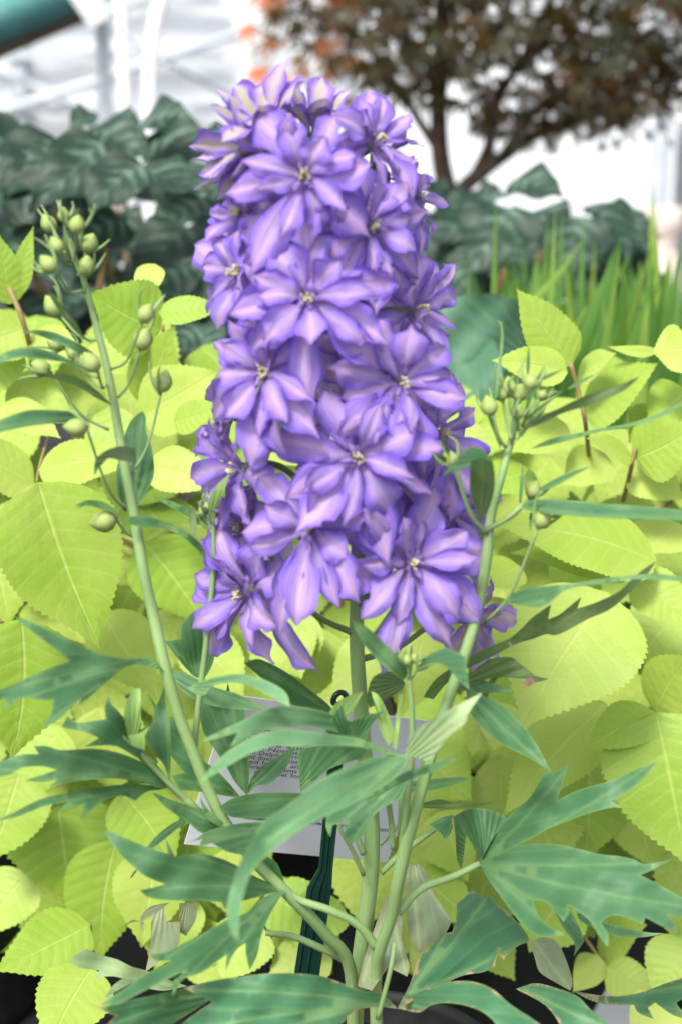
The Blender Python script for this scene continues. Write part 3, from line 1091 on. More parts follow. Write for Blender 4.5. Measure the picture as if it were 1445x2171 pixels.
for a_ in [  # left plant: base, tip, width
    (80, 1022, 215, 1378, 275, -.14, -.03), (74, 1028, -110, 950, 130, -.12), (82, 1000, 300, 975, 120, -.11, 0), (45, 1312, 25, 1612, 210, -.10), (215, 1300, 335, 1480, 140, -.06),
    (22, 645, -2, 495, 75, -.1, 0), (35, 630, 72, 478, 46, -.1, 0), (340, 700, 185, 620, 165, -.1), (338, 665, 480, 650, 66, -.1, 0), (50, 700, -70, 740, 110, -.1), (60, 720, 180, 760, 90, -.08),
    (300, 885, 465, 785, 140, -.09), (370, 895, 480, 855, 70, -.12), (310, 985, 475, 1035, 95, -.1), (310, 870, 368, 690, 135, -.08), (305, 1150, 440, 1330, 160, -.03), (30, 800, 160, 900, 110, -.06),
    (0, 860, 130, 930, 80, -.08), (20, 720, -60, 860, 120, -.08), (200, 880, 330, 1000, 110, -.05), (200, 720, 330, 800, 120, -.05), (330, 560, 290, 640, 60, -.08), (-20, 1150, 20, 1330, 140, -.04),
    (190, 1962, -15, 2062, 135, -.03, -.04), (195, 2052, 100, 2230, 150, -.04, -.05), (120, 1690, 150, 1920, 220, .02), (245, 1780, 212, 2040, 165, .02), (40, 1640, -20, 1830, 160, -.02),
    (255, 1680, 370, 1850, 140, .0), (60, 1850, -40, 1990, 130, .03), (130, 1540, 30, 1700, 150, 0), (210, 1500, 250, 1690, 150, .03), (330, 1800, 300, 2010, 150, .0), (30, 1430, 110, 1560, 120, .03),
    (390, 1890, 330, 2060, 130, .02)]:
    al('l', *a_)
for a_ in [
    (1213, 772, 1092, 610, 112, -.12, 0), (1290, 1258, 1102, 1550, 275, -.12, -.05), (1390, 1190, 1040, 1112, 175, -.13, -.02), (1345, 1212, 1080, 1172, 95, -.1), (1390, 1510, 1455, 1840, 255, -.07, -.04),
    (1388, 1512, 1238, 1592, 105, -.08), (1386, 1508, 1470, 1385, 125, -.08), (1282, 1490, 1065, 1730, 155, -.02, -.04), (1040, 1480, 998, 1605, 85, -.04), (1068, 1490, 1045, 1592, 85, -.05),
    (1338, 970, 1240, 928, 66, -.1), (1345, 972, 1480, 900, 130, -.1), (1460, 740, 1380, 748, 120, -.12, 0), (1392, 745, 1285, 734, 24, -.1, 0), (1202, 790, 1040, 764, 80, -.12, 0), (1240, 884, 1395, 770, 140, -.08),
    (1222, 805, 1305, 748, 75, -.09), (1345, 1218, 1480, 1325, 110, -.1), (1455, 1285, 1345, 1410, 160, -.03), (1200, 900, 1080, 960, 90, -.07), (1150, 870, 1010, 900, 100, -.06), (1280, 960, 1190, 1030, 100, -.05),
    (1340, 985, 1450, 1060, 100, -.07), (1400, 870, 1330, 940, 90, -.06), (1460, 830, 1370, 900, 110, -.07), (1130, 1000, 1000, 1050, 110, -.05), (1440, 1110, 1360, 1180, 120, -.04), (1100, 1200, 1010, 1240, 90, -.06),
    (1060, 1600, 1085, 1800, 110, .02), (1250, 1590, 1240, 1830, 190, .03), (1180, 1700, 1130, 1880, 140, .05), (1120, 1440, 1030, 1540, 110, -.02), (1340, 1640, 1390, 1850, 150, .03), (1265, 2025, 1213, 2105, 66, .04),
    (1285, 2050, 1405, 2112, 85, .03), (1450, 1990, 1380, 2120, 120, .02), (1265, 2010, 1370, 1960, 110, .04), (1200, 1900, 1120, 2020, 150, .02), (1290, 1830, 1250, 1960, 120, .06), (1420, 2120, 1350, 2230, 130, 0), (980, 900, 1020, 1010, 90, -.03),
    (1010, 1270, 1075, 1400, 110, -.05), (990, 1640, 960, 1790, 100, .02)]:
    al('r', *a_)
for a_ in [
    (640, 1290, 560, 1480, 150, -.05), (680, 1330, 640, 1500, 130, -.03), (590, 1330, 640, 1440, 120, -.06), (820, 1380, 700, 1470, 130, -.04), (900, 1340, 850, 1520, 140, -.03), (560, 920, 640, 990, 90, -.05), (600, 960, 590, 1080, 80, -.04),
    (930, 1720, 990, 1870, 130, 0), (900, 1600, 1000, 1700, 120, 0), (560, 1900, 720, 1990, 120, .0), (720, 1910, 620, 2010, 110, -.02), (690, 1990, 560, 2100, 120, 0), (880, 1850, 1010, 1960, 120, 0), (480, 1800, 520, 1960, 140, .03),
    (545, 1955, 470, 2085, 130, .0), (600, 1950, 705, 2065, 125, .02), (420, 1985, 500, 2100, 120, .03), (640, 1880, 560, 1960, 100, .04), (850, 1960, 900, 2080, 110, .04), (400, 1350, 520, 1480, 120, -.05), (680, 1560, 600, 1700, 140, .02), (940, 1980, 880, 2090, 90, .03), (470, 1960, 400, 2060, 110, .03), (1000, 1960, 1090, 2080, 110, .04)]:
    al('c', *a_)

# the inner leaves of each plant: shared leaf shapes
var = []
for k in range(8):
    Lk = 1.0
    V, F, UV = ovate_geo(1.0, rng.uniform(.62, .78), nu=40, nv=3, teeth=20, tooth=.05, droop=rng.uniform(.08, .25), fold=rng.uniform(.08, .25), wave=.02, seed=100 + k)
    var.append(mesh_of('leaf', V, F, M['aralia'], UV))


def fill(pl, x0, x1, y0, y1, step, ylo, yhi, skip=None):
    cx = ORIG[AL[pl].name]
    y = y0
    while y < y1:
        x = x0
        while x < x1:
            px, py = x + rng.uniform(-.4, .4) * step, y + rng.uniform(-.4, .4) * step
            x += step
            if skip and skip(px, py):
                continue
            Y = ysurf(py) + rng.uniform(ylo, yhi)
            P = U(px, py, Y)
            if P.z < .10:
                continue
            out = np.array([P.x - cx.x, 0, 0]); out = out / (abs(out[0]) + .05)
            d = np.array([out[0] * rng.uniform(.1, .9) + rng.normal(0, .45), -rng.uniform(.2, .8), -rng.uniform(.15, .9)])
            A = frame(d, np.array([rng.normal(0, .25), -.55, .8]))
            sc = rng.uniform(.055, .095)
            o = bpy.data.objects.new('leaf', var[int(rng.integers(8))])
            link(o, AL[pl], P)
            Mx = Matrix([list(A[i] * sc) for i in range(3)]).to_4x4()
            Mx.translation = P - ORIG[AL[pl].name]
            o.matrix_local = Mx
        y += step


hole = lambda px, py: (px < 240 and py > 1890) or (py > 1880 and px > 1290)
fill('l', -260, 460, 700, 1850, 112, .02, .17, hole)
fill('r', 970, 1700, 820, 1850, 112, .02, .17, hole)
fill('c', 440, 1000, 880, 1800, 112, .02, .17)
for pl in 'lrc':
    c0 = ORIG[AL[pl].name]
    for k in range(9):
        th = rng.uniform(0, 6.28)
        top = Vector((c0.x + rng.normal(0, .11), c0.y + rng.uniform(-.08, .1), rng.uniform(.28, .40)))
        v, f, u = tube([c0 + Vector((.03 * math.cos(th), .03 * math.sin(th), 0)), (c0 + top) / 2 + Vector((0, 0, .04)), top], [.004, .0032, .002], 7, 5)
        mesh_obj('cane', v, f, M['cane'], AL[pl], u)


def cane(pl, pts, r0=4, r1=3):
    Q = [U(x, y, ysurf(y) + d) for x, y, d in pts]
    rr = [mpp(q) * (r0 + (r1 - r0) * i / (len(Q) - 1)) for i, q in enumerate(Q)]
    v, f, u = tube(Q, rr, 7, 5)
    mesh_obj('cane', v, f, M['cane'], AL[pl], u)


cane('r', [(1208, 770, -.12), (1225, 830, -.11), (1240, 900, -.10), (1250, 1000, -.03)], 5, 5)
cane('r', [(1345, 950, -.1), (1335, 1000, -.09), (1320, 1060, -.05)], 5, 5)
cane('r', [(1386, 1508, -.08), (1350, 1520, -.05), (1300, 1560, 0)], 4, 4)
cane('r', [(1240, 1990, .04), (1265, 2025, .035), (1290, 2055, .03)], 4, 4)
cane('l', [(20, 610, -.1), (45, 670, -.1), (65, 740, -.08), (70, 820, -.04)], 6, 6)
cane('l', [(78, 1022, -.12), (85, 985, -.1), (110, 900, -.06)], 3, 3)
cane('l', [(190, 1960, -.03), (185, 2010, 0), (180, 2080, .03)], 6, 6)
cane('l', [(345, 690, -.1), (350, 760, -.08), (345, 860, -.05)], 4, 4)
# white label lying among the low leaves
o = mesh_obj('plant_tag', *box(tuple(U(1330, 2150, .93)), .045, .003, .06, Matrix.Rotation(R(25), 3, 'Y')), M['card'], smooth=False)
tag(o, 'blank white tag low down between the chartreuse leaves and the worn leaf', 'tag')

# ============================================================ PLANT LABEL on its stake
TL, TR, BL = (U(487, 1472, .758), U(922, 1530, .800), U(382, 1788, .758))
ex, ey = TR - TL, BL - TL
CW, CH = ex.length, ey.length
exn = ex.normalized()
ey = ey - exn * ey.dot(exn)
eyn = ey.normalized()
enn = exn.cross(eyn)
if enn.y > 0: enn = -enn
lab = empty('plant_label', tuple(U(650, 2060, .745)), 'white printed plant label on a dark green stake in the violet plant', 'plant label')


def cpt(u_, v_, dn=0.0):
    return TL + exn * (u_ * CW) + eyn * (v_ * CH) + enn * dn


ccen = cpt(.5, .5)
Ax = np.stack([np.array(exn), np.array(eyn), np.array(enn)], 1)
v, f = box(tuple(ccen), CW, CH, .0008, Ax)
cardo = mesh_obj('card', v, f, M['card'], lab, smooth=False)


def text_part(lines, name, mat, font_h, dn=.0007):
    mb = MB()
    for (txt, u_, v_, h_, wmax) in lines:
        cu = bpy.data.curves.new('t', 'FONT')
        cu.body = txt
        cu.size = 1.0
        cu.resolution_u = 2
        ob = bpy.data.objects.new('t', cu)
        COL.objects.link(ob)
        bpy.context.view_layer.update()
        me = bpy.data.meshes.new_from_object(ob.evaluated_get(bpy.context.evaluated_depsgraph_get()))
        P = np.array([tuple(q.co) for q in me.vertices])
        Fc = [tuple(p.vertices) for p in me.polygons]
        bpy.data.objects.remove(ob)
        bpy.data.curves.remove(cu)
        bpy.data.meshes.remove(me)
        if not len(P): continue
        wid = P[:, 0].max()
        sx = (wmax * CW / wid) if wmax else h_
        org = cpt(u_, v_, dn)
        W = np.array([np.array(org) + np.array(exn) * p[0] * sx - np.array(eyn) * p[1] * h_ for p in P])
        mb.add(W, Fc)
    return mb.build(name, mat, cardo, smooth=False)


LH = .0036
L0, DV = .205, .0385
lines = []
for i, (tx, wd) in enumerate([('flowers form', .30), ('on a flower cone', .30), ('as in the low', .29), ('in late sum', .30), ('start Northe', .26), ('See Delph  forms', .29), ('llent disease resistant', .31), ('ased habits, and', .30), ('le branch  stems -', .30), ('me  and great for', .30)]):
    lines.append((tx, .138, L0 + i * DV * .80, LH, wd))
text_part(lines, 'print', M['ink'], LH)
text_part([('p', .55, .12, .010, None), ('ers', .58, .13, .007, None), ('e', .93, .10, .007, None), ('k', .93, .16, .006, None)], 'heading_print', M['ink'], LH)
text_part([('www.perennials.com', .548, .785, .0042, .40)], 'web_address', M['navyink'], LH)
mb = MB()
uu = .235
for k in range(26):
    wd = random.choice([.0015, .0025, .004])
    v, f = box(tuple(cpt(uu, .745, .0008)), wd * CW, .0075, .0003, Ax)
    mb.add(v, f)
    uu += wd + random.choice([.0018, .003])
mb.build('barcode', M['ink'], cardo, smooth=False)
# round blue emblem
mb = MB()
pts = [cpt(.567 + .028 * math.cos(a_), .712 + .036 * math.sin(a_), .0011) for a_ in np.linspace(0, 6.28, 25)]
v, f, u = tube(pts, [.0006] * 25, 6, 2); mb.add(v, f)
pts = [cpt(.55 + .034 * k / 6, .715 + .012 * math.sin(k), .0011) for k in range(7)]
v, f, u = tube(pts, [.0005] * 7, 6, 2); mb.add(v, f)
mb.build('emblem', M['blueink'], cardo)
# stake: ribbed strip in front of the card, hooked end above it
mb = MB()
sk = [(722, 1500, .748), (712, 1600, .744), (703, 1700, .741), (690, 1840, .739), (677, 1880, .738), (650, 2065, .735), (630, 2190, .733)]
wpx = [14, 16, 16, 15, 26, 27, 27]
Q = [U(*p) for p in sk]
V, F = [], []
prof = [(-1, 0), (-1, .5), (-.62, .5), (-.5, .2), (-.28, .2), (-.16, .55), (.05, .55), (.16, .2), (.55, .2), (.66, .5), (1, .5), (1, 0)]
for q, wp in zip(Q, wpx):
    hw = wp * mpp(q)
    for (a_, b_) in prof:
        V.append(np.array(q) + np.array([a_ * hw, -b_ * .0045, 0]))
n = len(prof)
for i in range(len(Q) - 1):
    for k in range(n):
        k2 = (k + 1) % n
        F.append((i * n + k, (i + 1) * n + k, (i + 1) * n + k2, i * n + k2))
mb.add(V, F)
so = mb.build('stake', M['stake'], lab, smooth=False)
hk = [U(722, 1500, .745), U(733, 1490, .743), U(732, 1473, .742), U(722, 1468, .742), U(711, 1474, .741), U(706, 1487, .741), U(712, 1494, .741)]
v, f, u = tube(hk, [.0016] * 7, 8, 5)
mesh_obj('hook', v, f, M['stake'], so, u)

# ============================================================ DELPHINIUM
DL = empty('delphinium', (PX0, .70, .127), 'tall plant with a dense violet double flower spike and lobed green leaves', 'flowering plant')


def stem(pts, name='stem', mat='stem', sides=12, ridge=.04, parent=None):
    Q = [U(x, y, Y) for x, y, Y, w_ in pts]
    rr = [p[3] / 2 * mpp(q) for p, q in zip(pts, Q)]
    v, f, u = tube(Q, rr, sides, 6, ridge=ridge)
    return mesh_obj(name, v, f, M[mat], parent or DL, u)


main = stem([(752, 2330, .70, 34), (752, 2150, .70, 36), (762, 2040, .70, 36), (775, 1940, .70, 35), (785, 1850, .70, 34), (787, 1760, .70, 33), (784, 1700, .70, 32), (772, 1600, .70, 32), (762, 1480, .70, 32), (755, 1350, .70, 31),
             (757, 1150, .70, 28), (752, 900, .70, 25), (735, 650, .70, 22), (700, 420, .70, 18), (640, 270, .70, 12)], 'stem', 'stem', 14)
v, f, u = tube([U(783, 1703, .694), U(783, 1697, .688)], [.0032, .0026], 8, 2)
mesh_obj('leaf_scar', v, f, M['brown'], main, u)
lst = stem([(748, 2300, .69, 30), (742, 2060, .68, 27), (690, 1980, .67, 26), (610, 1895, .66, 25), (540, 1825, .66, 25), (478, 1745, .66, 25), (440, 1670, .66, 25), (412, 1600, .66, 25), (380, 1515, .66, 25), (350, 1410, .66, 25), (325, 1300, .665, 24),
            (303, 1200, .665, 23), (285, 1090, .67, 22), (266, 990, .67, 21), (250, 900, .675, 19), (230, 790, .675, 17), (205, 690, .68, 15), (180, 600, .68, 12), (155, 540, .68, 8), (140, 490, .68, 5)], 'bud_stem')
rst = stem([(800, 2300, .67, 28), (796, 2080, .665, 26), (806, 2010, .66, 26), (830, 1940, .655, 26), (842, 1870, .65, 28), (862, 1780, .65, 28), (890, 1680, .65, 26), (915, 1590, .65, 26), (950, 1480, .65, 25), (990, 1370, .65, 25), (1015, 1270, .655, 24),
            (1030, 1180, .655, 24), (1040, 1090, .66, 20), (1062, 1010, .66, 17), (1080, 940, .665, 13), (1095, 880, .665, 9), (1105, 830, .67, 6)], 'bud_stem')
sst = stem([(412, 1590, .67, 14), (416, 1540, .672, 14), (428, 1440, .675, 13), (440, 1340, .675, 12), (452, 1220, .675, 11), (453, 1130, .675, 9), (445, 1085, .675, 6)], 'bud_stem', sides=8)
cst = stem([(850, 1800, .652, 15), (862, 1700, .645, 14), (872, 1600, .64, 13), (872, 1500, .638, 12), (866, 1430, .637, 10), (864, 1410, .637, 8)], 'bud_stem', sides=8)
# small side stalks by the main stem
for pts in [[(770, 1855, .69, 10), (745, 1800, .685, 10), (722, 1760, .68, 9), (712, 1720, .68, 8)], [(770, 1810, .69, 14), (752, 1760, .688, 13), (742, 1700, .685, 11)],
            [(833, 1800, .66, 12), (828, 1740, .66, 12), (820, 1680, .66, 12), (812, 1600, .66, 12)], [(848, 1770, .672, 12), (850, 1700, .672, 12), (856, 1640, .67, 10)],
            [(808, 1850, .70, 14), (850, 1810, .70, 14), (890, 1780, .705, 13), (925, 1755, .71, 12)], [(806, 1790, .72, 9), (830, 1765, .725, 8), (850, 1740, .73, 7)],
            [(740, 2040, .685, 17), (680, 2010, .68, 16), (620, 1985, .68, 15), (563, 1978, .68, 12)], [(800, 2160, .64, 11), (826, 2060, .64, 10), (836, 2000, .645, 9)]]:
    stem(pts, 'side_stalk', 'stem', 8, 0)


# ---------------- buds on the bud stems
def bud(att, P, Y, r_px, par, dirx=0, diry=-1, fil=3, seed=0, ped=6):
    rr = np.random.default_rng(seed)
    c = np.array(U(P[0], P[1], Y))
    s = mpp(c)
    rad = r_px * s
    d = np.array([dirx, rr.normal(-.1, .25), -diry], float); d /= np.linalg.norm(d)
    A = frame(d, np.array([0, -1, .2]))
    mb = MB()
    prof = [(.02, -1.0), (.45, -.92), (.8, -.6), (1.0, -.05), (.95, .35), (.72, .8), (.38, 1.2), (.1, 1.45), (.01, 1.5)]
    seg = 12
    V, F = [], []
    for i, (pr_, z) in enumerate(prof):
        for k in range(seg):
            th = 2 * math.pi * k / seg
            q = pr_ * rad * (1 + .07 * math.cos(5 * th))
            V.append(c + A @ np.array([z * rad, q * math.cos(th), q * math.sin(th)]))
    for i in range(len(prof) - 1):
        for k in range(seg):
            k2 = (k + 1) % seg
            F.append((i * seg + k, i * seg + k2, (i + 1) * seg + k2, (i + 1) * seg + k))
    mb.add(V, F, None, 0)
    b = c - A[:, 0] * rad
    for k in range(fil):      # thin bracts curling past the bud
        th = rr.uniform(0, 6.28)
        sd = A[:, 1] * math.cos(th) + A[:, 2] * math.sin(th)
        l = rad * rr.uniform(2.6, 4.2)
        pts = [b - A[:, 0] * rad * .3, b + sd * rad * 1.1 + A[:, 0] * l * .3, b + sd * rad * 1.7 + A[:, 0] * l * .7, b + sd * rad * rr.uniform(1.2, 2.6) + A[:, 0] * l]
        v, f, u = tube(pts, [3.2 * s, 3.8 * s, 2.8 * s, 1.4 * s], 5, 4)
        mb.add(v, f, u, 1)
    if att:
        a0 = np.array(U(att[0], att[1], att[2]))
        mid = (a0 + b) / 2 - A[:, 0] * 0 + np.array([0, 0, -.15 * np.linalg.norm(a0 - b)])
        v, f, u = tube([a0, mid, b], [ped / 2 * s * 1.2, ped / 2 * s, ped / 2 * s], 7, 5)
        mb.add(v, f, u, 1)
    mb.build('bud', [M['bud'], M['stem']], par, origin=tuple(c))


def ZL(x, y): return (x / 2.172, 400 + y / 2.172)
def ZR(x, y): return (945 + x / 2.172, 580 + y / 2.172)


for i, (bx_, by_, ax_, ay_, dx, dy, rp, fl) in enumerate([
    (295, 125, 315, 330, -.05, -1, 13, 3), (228, 165, 310, 300, -.5, -1, 17, 3), (355, 170, 335, 330, .25, -1, 17, 3), (265, 265, 330, 350, -.6, -1, 16, 3), (412, 255, 360, 400, .5, -1, 18, 3),
    (228, 350, 380, 470, -.8, -.8, 18, 3), (400, 360, 390, 480, .2, -1, 18, 3), (250, 545, 440, 700, -.6, -.9, 20, 2), (425, 805, 490, 900, -.5, -.8, 20, 2), (195, 825, 500, 1110, -.8, -.5, 18, 3),
    (262, 715, 450, 870, -.8, -.4, 16, 2), (672, 580, 515, 830, .5, -1, 18, 3), (660, 700, 545, 960, .4, -1, 21, 1), (752, 895, 625, 1290, .25, -1, 20, 2), (355, 1098, 580, 1480, -1, -.1, 20, 1), (485, 1528, 610, 1600, -1, .1, 24, 1), (340, 760, 480, 920, -.5, -.8, 14, 2)]):
    p = ZL(bx_, by_); a_ = ZL(ax_, ay_)
    bud((a_[0], a_[1], .675), p, .665 + .02 * math.sin(i * 2.1), rp, lst, dx, dy, fl, 50 + i)
for i, (bx_, by_, ax_, ay_, dx, dy, rp, fl) in enumerate([
    (200, 615, 275, 800, -.3, -1, 18, 3), (288, 525, 310, 740, -.1, -1, 17, 3), (340, 550, 330, 720, .1, -1, 18, 3), (388, 500, 350, 700, .2, -1, 15, 4), (398, 655, 320, 760, .5, -1, 14, 3), (400, 1000, 225, 1150, .4, -1, 17, 2),
    (442, 1135, 175, 1610, .4, -1, 19, 3), (330, 640, 300, 780, .2, -1, 13, 3), (255, 560, 300, 760, -.3, -1, 12, 3), (440, 560, 330, 740, .6, -.9, 10, 4)]):
    p = ZR(bx_, by_); a_ = ZR(ax_, ay_)
    bud((a_[0], a_[1], .66), p, .655 + .015 * math.sin(i * 1.7), rp, rst, dx, dy, fl, 90 + i, 7)
bud((1030, 1130, .655), (955, 975), .64, 17, rst, -.5, -.9, 3, 130, 10)
for i, (x, y, dx) in enumerate([(440, 1075, -.1), (430, 1085, -.5), (452, 1090, .3), (420, 1100, -.7), (446, 1060, 0)]):
    bud((450, 1120, .675), (x, y), .672 + .004 * i, 9, sst, dx, -1, 4, 140 + i, 4)
for i, (x, y, dx) in enumerate([(862, 1400, -.1), (876, 1395, .4), (850, 1412, -.5), (890, 1410, .7)]):
    bud((866, 1440, .637), (x, y), .632 + .004 * i, 10, cst, dx, -1, 3, 150 + i, 5)
for i, (x, y, dx) in enumerate([(270, 1530, -.5), (290, 1548, .4), (255, 1525, -.7)]):
    bud((330, 1620, .655), (x, y), .65, 9, lst, dx, -1, 3, 160 + i, 7)

# ---------------- the lobed leaves
D, DU, DP, DW, DN, WI = (M[k] for k in ('delph', 'delph_under', 'delph_pale', 'delph_worn', 'delph_new', 'withered'))
T = traced_leaf
T(z3([(700, 290), (660, 243), (600, 228), (540, 235), (480, 226), (420, 208), (350, 183), (270, 143), (190, 103), (120, 70), (58, 54), (110, 97), (170, 142), (230, 187), (298, 242), (200, 278), (130, 308), (60, 342), (0, 365), (-70, 388), (-40, 420), (25, 400), (12, 458), (60, 420), (110, 397), (160, 408), (228, 408), (215, 470), (176, 532), (250, 490), (300, 442), (346, 396), (333, 432), (375, 402), (430, 352), (490, 302), (545, 265), (610, 262), (660, 275)]),
  z3([(600, 245)])[0], z3([(-60, 390), (70, 65), (190, 515), (20, 440)]), .655, .60, D, DL, roll=.012, bend=.01)
# leaf with the young shoot, four lobes
Bb = z3([(712, 765)])[0]
bl = T(z3([(715, 772), (650, 700), (560, 640), (480, 602), (358, 607), (420, 570), (360, 545), (300, 532), (262, 522), (287, 478), (330, 505), (400, 497), (450, 490), (445, 440), (462, 388), (478, 432), (500, 450), (525, 485), (565, 560), (622, 640), (685, 705), (722, 755)]), Bb, z3([(275, 510), (465, 400), (380, 600)]), .66, .62, D, DL, bend=.008,
       petiole=[(Bb[0], Bb[1], .66), (400, 1700, .658), (430, 1730, .662)], prad=(8, 9))
T(z3([(720, 778), (640, 695), (560, 652), (480, 626), (400, 615), (330, 618), (250, 620), (200, 604), (143, 604), (165, 637), (90, 640), (30, 660), (-20, 675), (-30, 740), (40, 725), (100, 695), (180, 690), (242, 705), (108, 750), (180, 757), (245, 745), (205, 780), (300, 757), (400, 745), (500, 742), (600, 757), (680, 782)]), Bb, z3([(-20, 705), (120, 748), (150, 610)]), .658, .60, D, DL, roll=-.01, bend=.012)
T(z3([(715, 780), (620, 768), (540, 766), (460, 773), (380, 785), (300, 803), (200, 820), (130, 848), (60, 885), (-30, 925), (60, 908), (130, 882), (200, 857), (292, 838), (246, 884), (330, 857), (360, 850), (340, 920), (400, 867), (450, 830), (520, 815), (575, 835), (625, 797), (680, 790)]), Bb, z3([(-20, 920), (342, 912)]), .662, .61, D, DL, roll=-.02, bend=.008)
T(z3([(722, 770), (700, 690), (660, 640), (610, 560), (640, 520), (655, 450), (622, 378), (665, 430), (680, 400), (698, 352), (702, 420), (716, 470), (724, 560), (726, 660)]), Bb, z3([(697, 360)]), .662, .64, D, DL)
T(z3([(545, 570), (528, 480), (540, 410), (572, 358), (598, 360), (600, 450), (590, 530), (570, 575)]), z3([(565, 570)])[0], z3([(585, 362)]), .645, .635, DN, DL)
T(z3([(610, 620), (560, 600), (545, 560), (600, 545), (640, 515), (615, 560)]), z3([(610, 615)])[0], z3([(635, 518)]), .645, .635, DN, DL)
stem([(z3([(850, 885)])[0]) + (.66, 13), (z3([(720, 765)])[0]) + (.655, 13), (z3([(600, 640)])[0]) + (.65, 12), (z3([(520, 560)])[0]) + (.648, 9), (z3([(465, 490)])[0]) + (.647, 5)], 'young_shoot', 'stem', 8, 0)
# dark palm in the middle left
Cb = z3([(1035, 805)])[0]
T(z3([(1050, 815), (1000, 760), (960, 690), (900, 600), (870, 560), (850, 480), (862, 390), (930, 365), (958, 385), (967, 335), (985, 400), (1012, 440), (1037, 408), (1040, 500), (1050, 600), (1058, 700), (1055, 790)]), Cb, z3([(967, 345), (880, 420)]), .725, .70, D, DL, bend=.005)
T(z3([(1020, 818), (930, 715), (850, 655), (800, 600), (742, 488), (718, 480), (712, 590), (722, 640), (785, 718), (728, 730), (765, 790), (880, 802), (990, 820)]), Cb, z3([(720, 500), (740, 745)]), .725, .70, D, DL)
T(z3([(1045, 812), (1068, 740), (1110, 690), (1170, 652), (1255, 606), (1242, 640), (1205, 710), (1140, 765), (1090, 772)]), Cb, z3([(1250, 610)]), .725, .715, D, DL)
T(z3([(930, 860), (1000, 820), (1100, 803), (1200, 801), (1300, 805), (1275, 870), (1200, 903), (1110, 912), (1000, 908), (955, 890)]), z3([(1290, 830)])[0], z3([(940, 862)]), .705, .66, D, DL, roll=-.03)
# left-lower dark lobes just under the left stem
T(z3([(960, 950), (860, 880), (780, 850), (700, 820), (645, 800), (690, 850), (740, 890), (800, 930), (850, 970), (920, 985)]), z3([(950, 960)])[0], z3([(650, 802)]), .66, .63, D, DL, roll=-.02)
T(z3([(935, 950), (870, 900), (850, 825), (890, 880), (950, 930)]), z3([(935, 945)])[0], z3([(852, 830)]), .655, .645, D, DL)
T(z3([(1110, 925), (1030, 930), (950, 945), (880, 965), (830, 1000), (790, 1012), (860, 1000), (840, 1035), (900, 1015), (960, 1050), (1040, 1065), (1100, 1040), (1160, 980)]), z3([(1140, 950)])[0], z3([(800, 1010), (850, 1030)]), .665, .63, D, DL, roll=-.03)
T(z3([(780, 910), (720, 940), (660, 990), (620, 1040), (640, 1045), (700, 1000), (760, 950), (800, 925)]), z3([(790, 915)])[0], z3([(625, 1040)]), .70, .69, D, DL)
T(z3([(590, 1115), (565, 1140), (553, 1168), (575, 1145)]), z3([(588, 1117)])[0], z3([(554, 1165)]), .70, .69, DW, DL)
# the long fingers coming toward the viewer
Eb = (848, 1610)
T([(862, 1600), (800, 1603), (740, 1623), (680, 1653), (630, 1690), (590, 1720), (556, 1743), (530, 1790), (505, 1838), (489, 1890), (481, 1930), (488, 1970), (505, 1998), (508, 1950), (521, 1880), (548, 1832), (590, 1792), (640, 1757), (700, 1727), (760, 1697), (820, 1662), (858, 1630)], Eb, [(560, 1790), (500, 1985)], .625, .575, M['delph_lit'], DL, bend=.012)
T(z3([(1720, 650), (1620, 610), (1520, 570), (1445, 558), (1300, 540), (1200, 533), (1100, 553), (1020, 590), (950, 640), (900, 690), (840, 765), (880, 742), (950, 700), (1030, 652), (1100, 622), (1180, 602), (1250, 606), (1350, 602), (1445, 602), (1540, 610), (1640, 640)]), Eb, z3([(850, 755)]), .63, .575, M['delph_lit'], DL, roll=.02, bend=.02)
T(z3([(1500, 560), (1450, 520), (1400, 465), (1280, 437), (1180, 438), (1100, 460), (1040, 490), (930, 542), (845, 588), (930, 570), (1010, 545), (975, 610), (1060, 562), (1150, 530), (1250, 522), (1330, 522), (1400, 540)]), z3([(1460, 540)])[0], z3([(860, 582), (980, 602)]), .665, .60, M['delph_lit'], DL, roll=.02, bend=.015)
T(z3([(1275, 800), (1266, 700), (1262, 620), (1350, 603), (1445, 600), (1560, 610), (1540, 650), (1400, 700), (1330, 760)]), z3([(1275, 790)])[0], z3([(1500, 620), (1350, 610)]), .70, .67, D, DL)
T(z5([(740, 320), (800, 210), (832, 178), (850, 250), (872, 265), (1055, 203), (985, 272), (950, 350), (900, 400), (800, 380)]), z5([(900, 370)])[0], z5([(1045, 208), (832, 185)]), .655, .63, D, DL)
T([(862, 1640), (800, 1665), (740, 1690), (700, 1720), (690, 1750), (700, 1775), (705, 1750), (740, 1740), (725, 1770), (745, 1790), (770, 1770), (800, 1720), (850, 1690)], (850, 1650), [(700, 1765), (745, 1785)], .66, .66, D, DL)
T(z4([(100, 835), (180, 762), (300, 702), (420, 668), (492, 657), (420, 702), (300, 742), (200, 792), (120, 850)]), z4([(110, 835)])[0], z4([(485, 660)]), .64, .61, D, DL)
T(z4([(220, 765), (360, 745), (480, 735), (565, 740), (480, 767), (380, 792), (235, 805)]), z4([(225, 785)])[0], z4([(560, 740)]), .69, .68, D, DL)
T(z4([(320, 850), (420, 828), (500, 850), (692, 835), (560, 858), (450, 868), (350, 865)]), z4([(325, 855)])[0], z4([(690, 836)]), .70, .69, DU, DL)
T(z4([(110, 400), (130, 320), (180, 288), (240, 290), (272, 340), (250, 372), (180, 412), (120, 442)]), z4([(265, 345)])[0], z4([(115, 420)]), .69, .67, DU, DL)
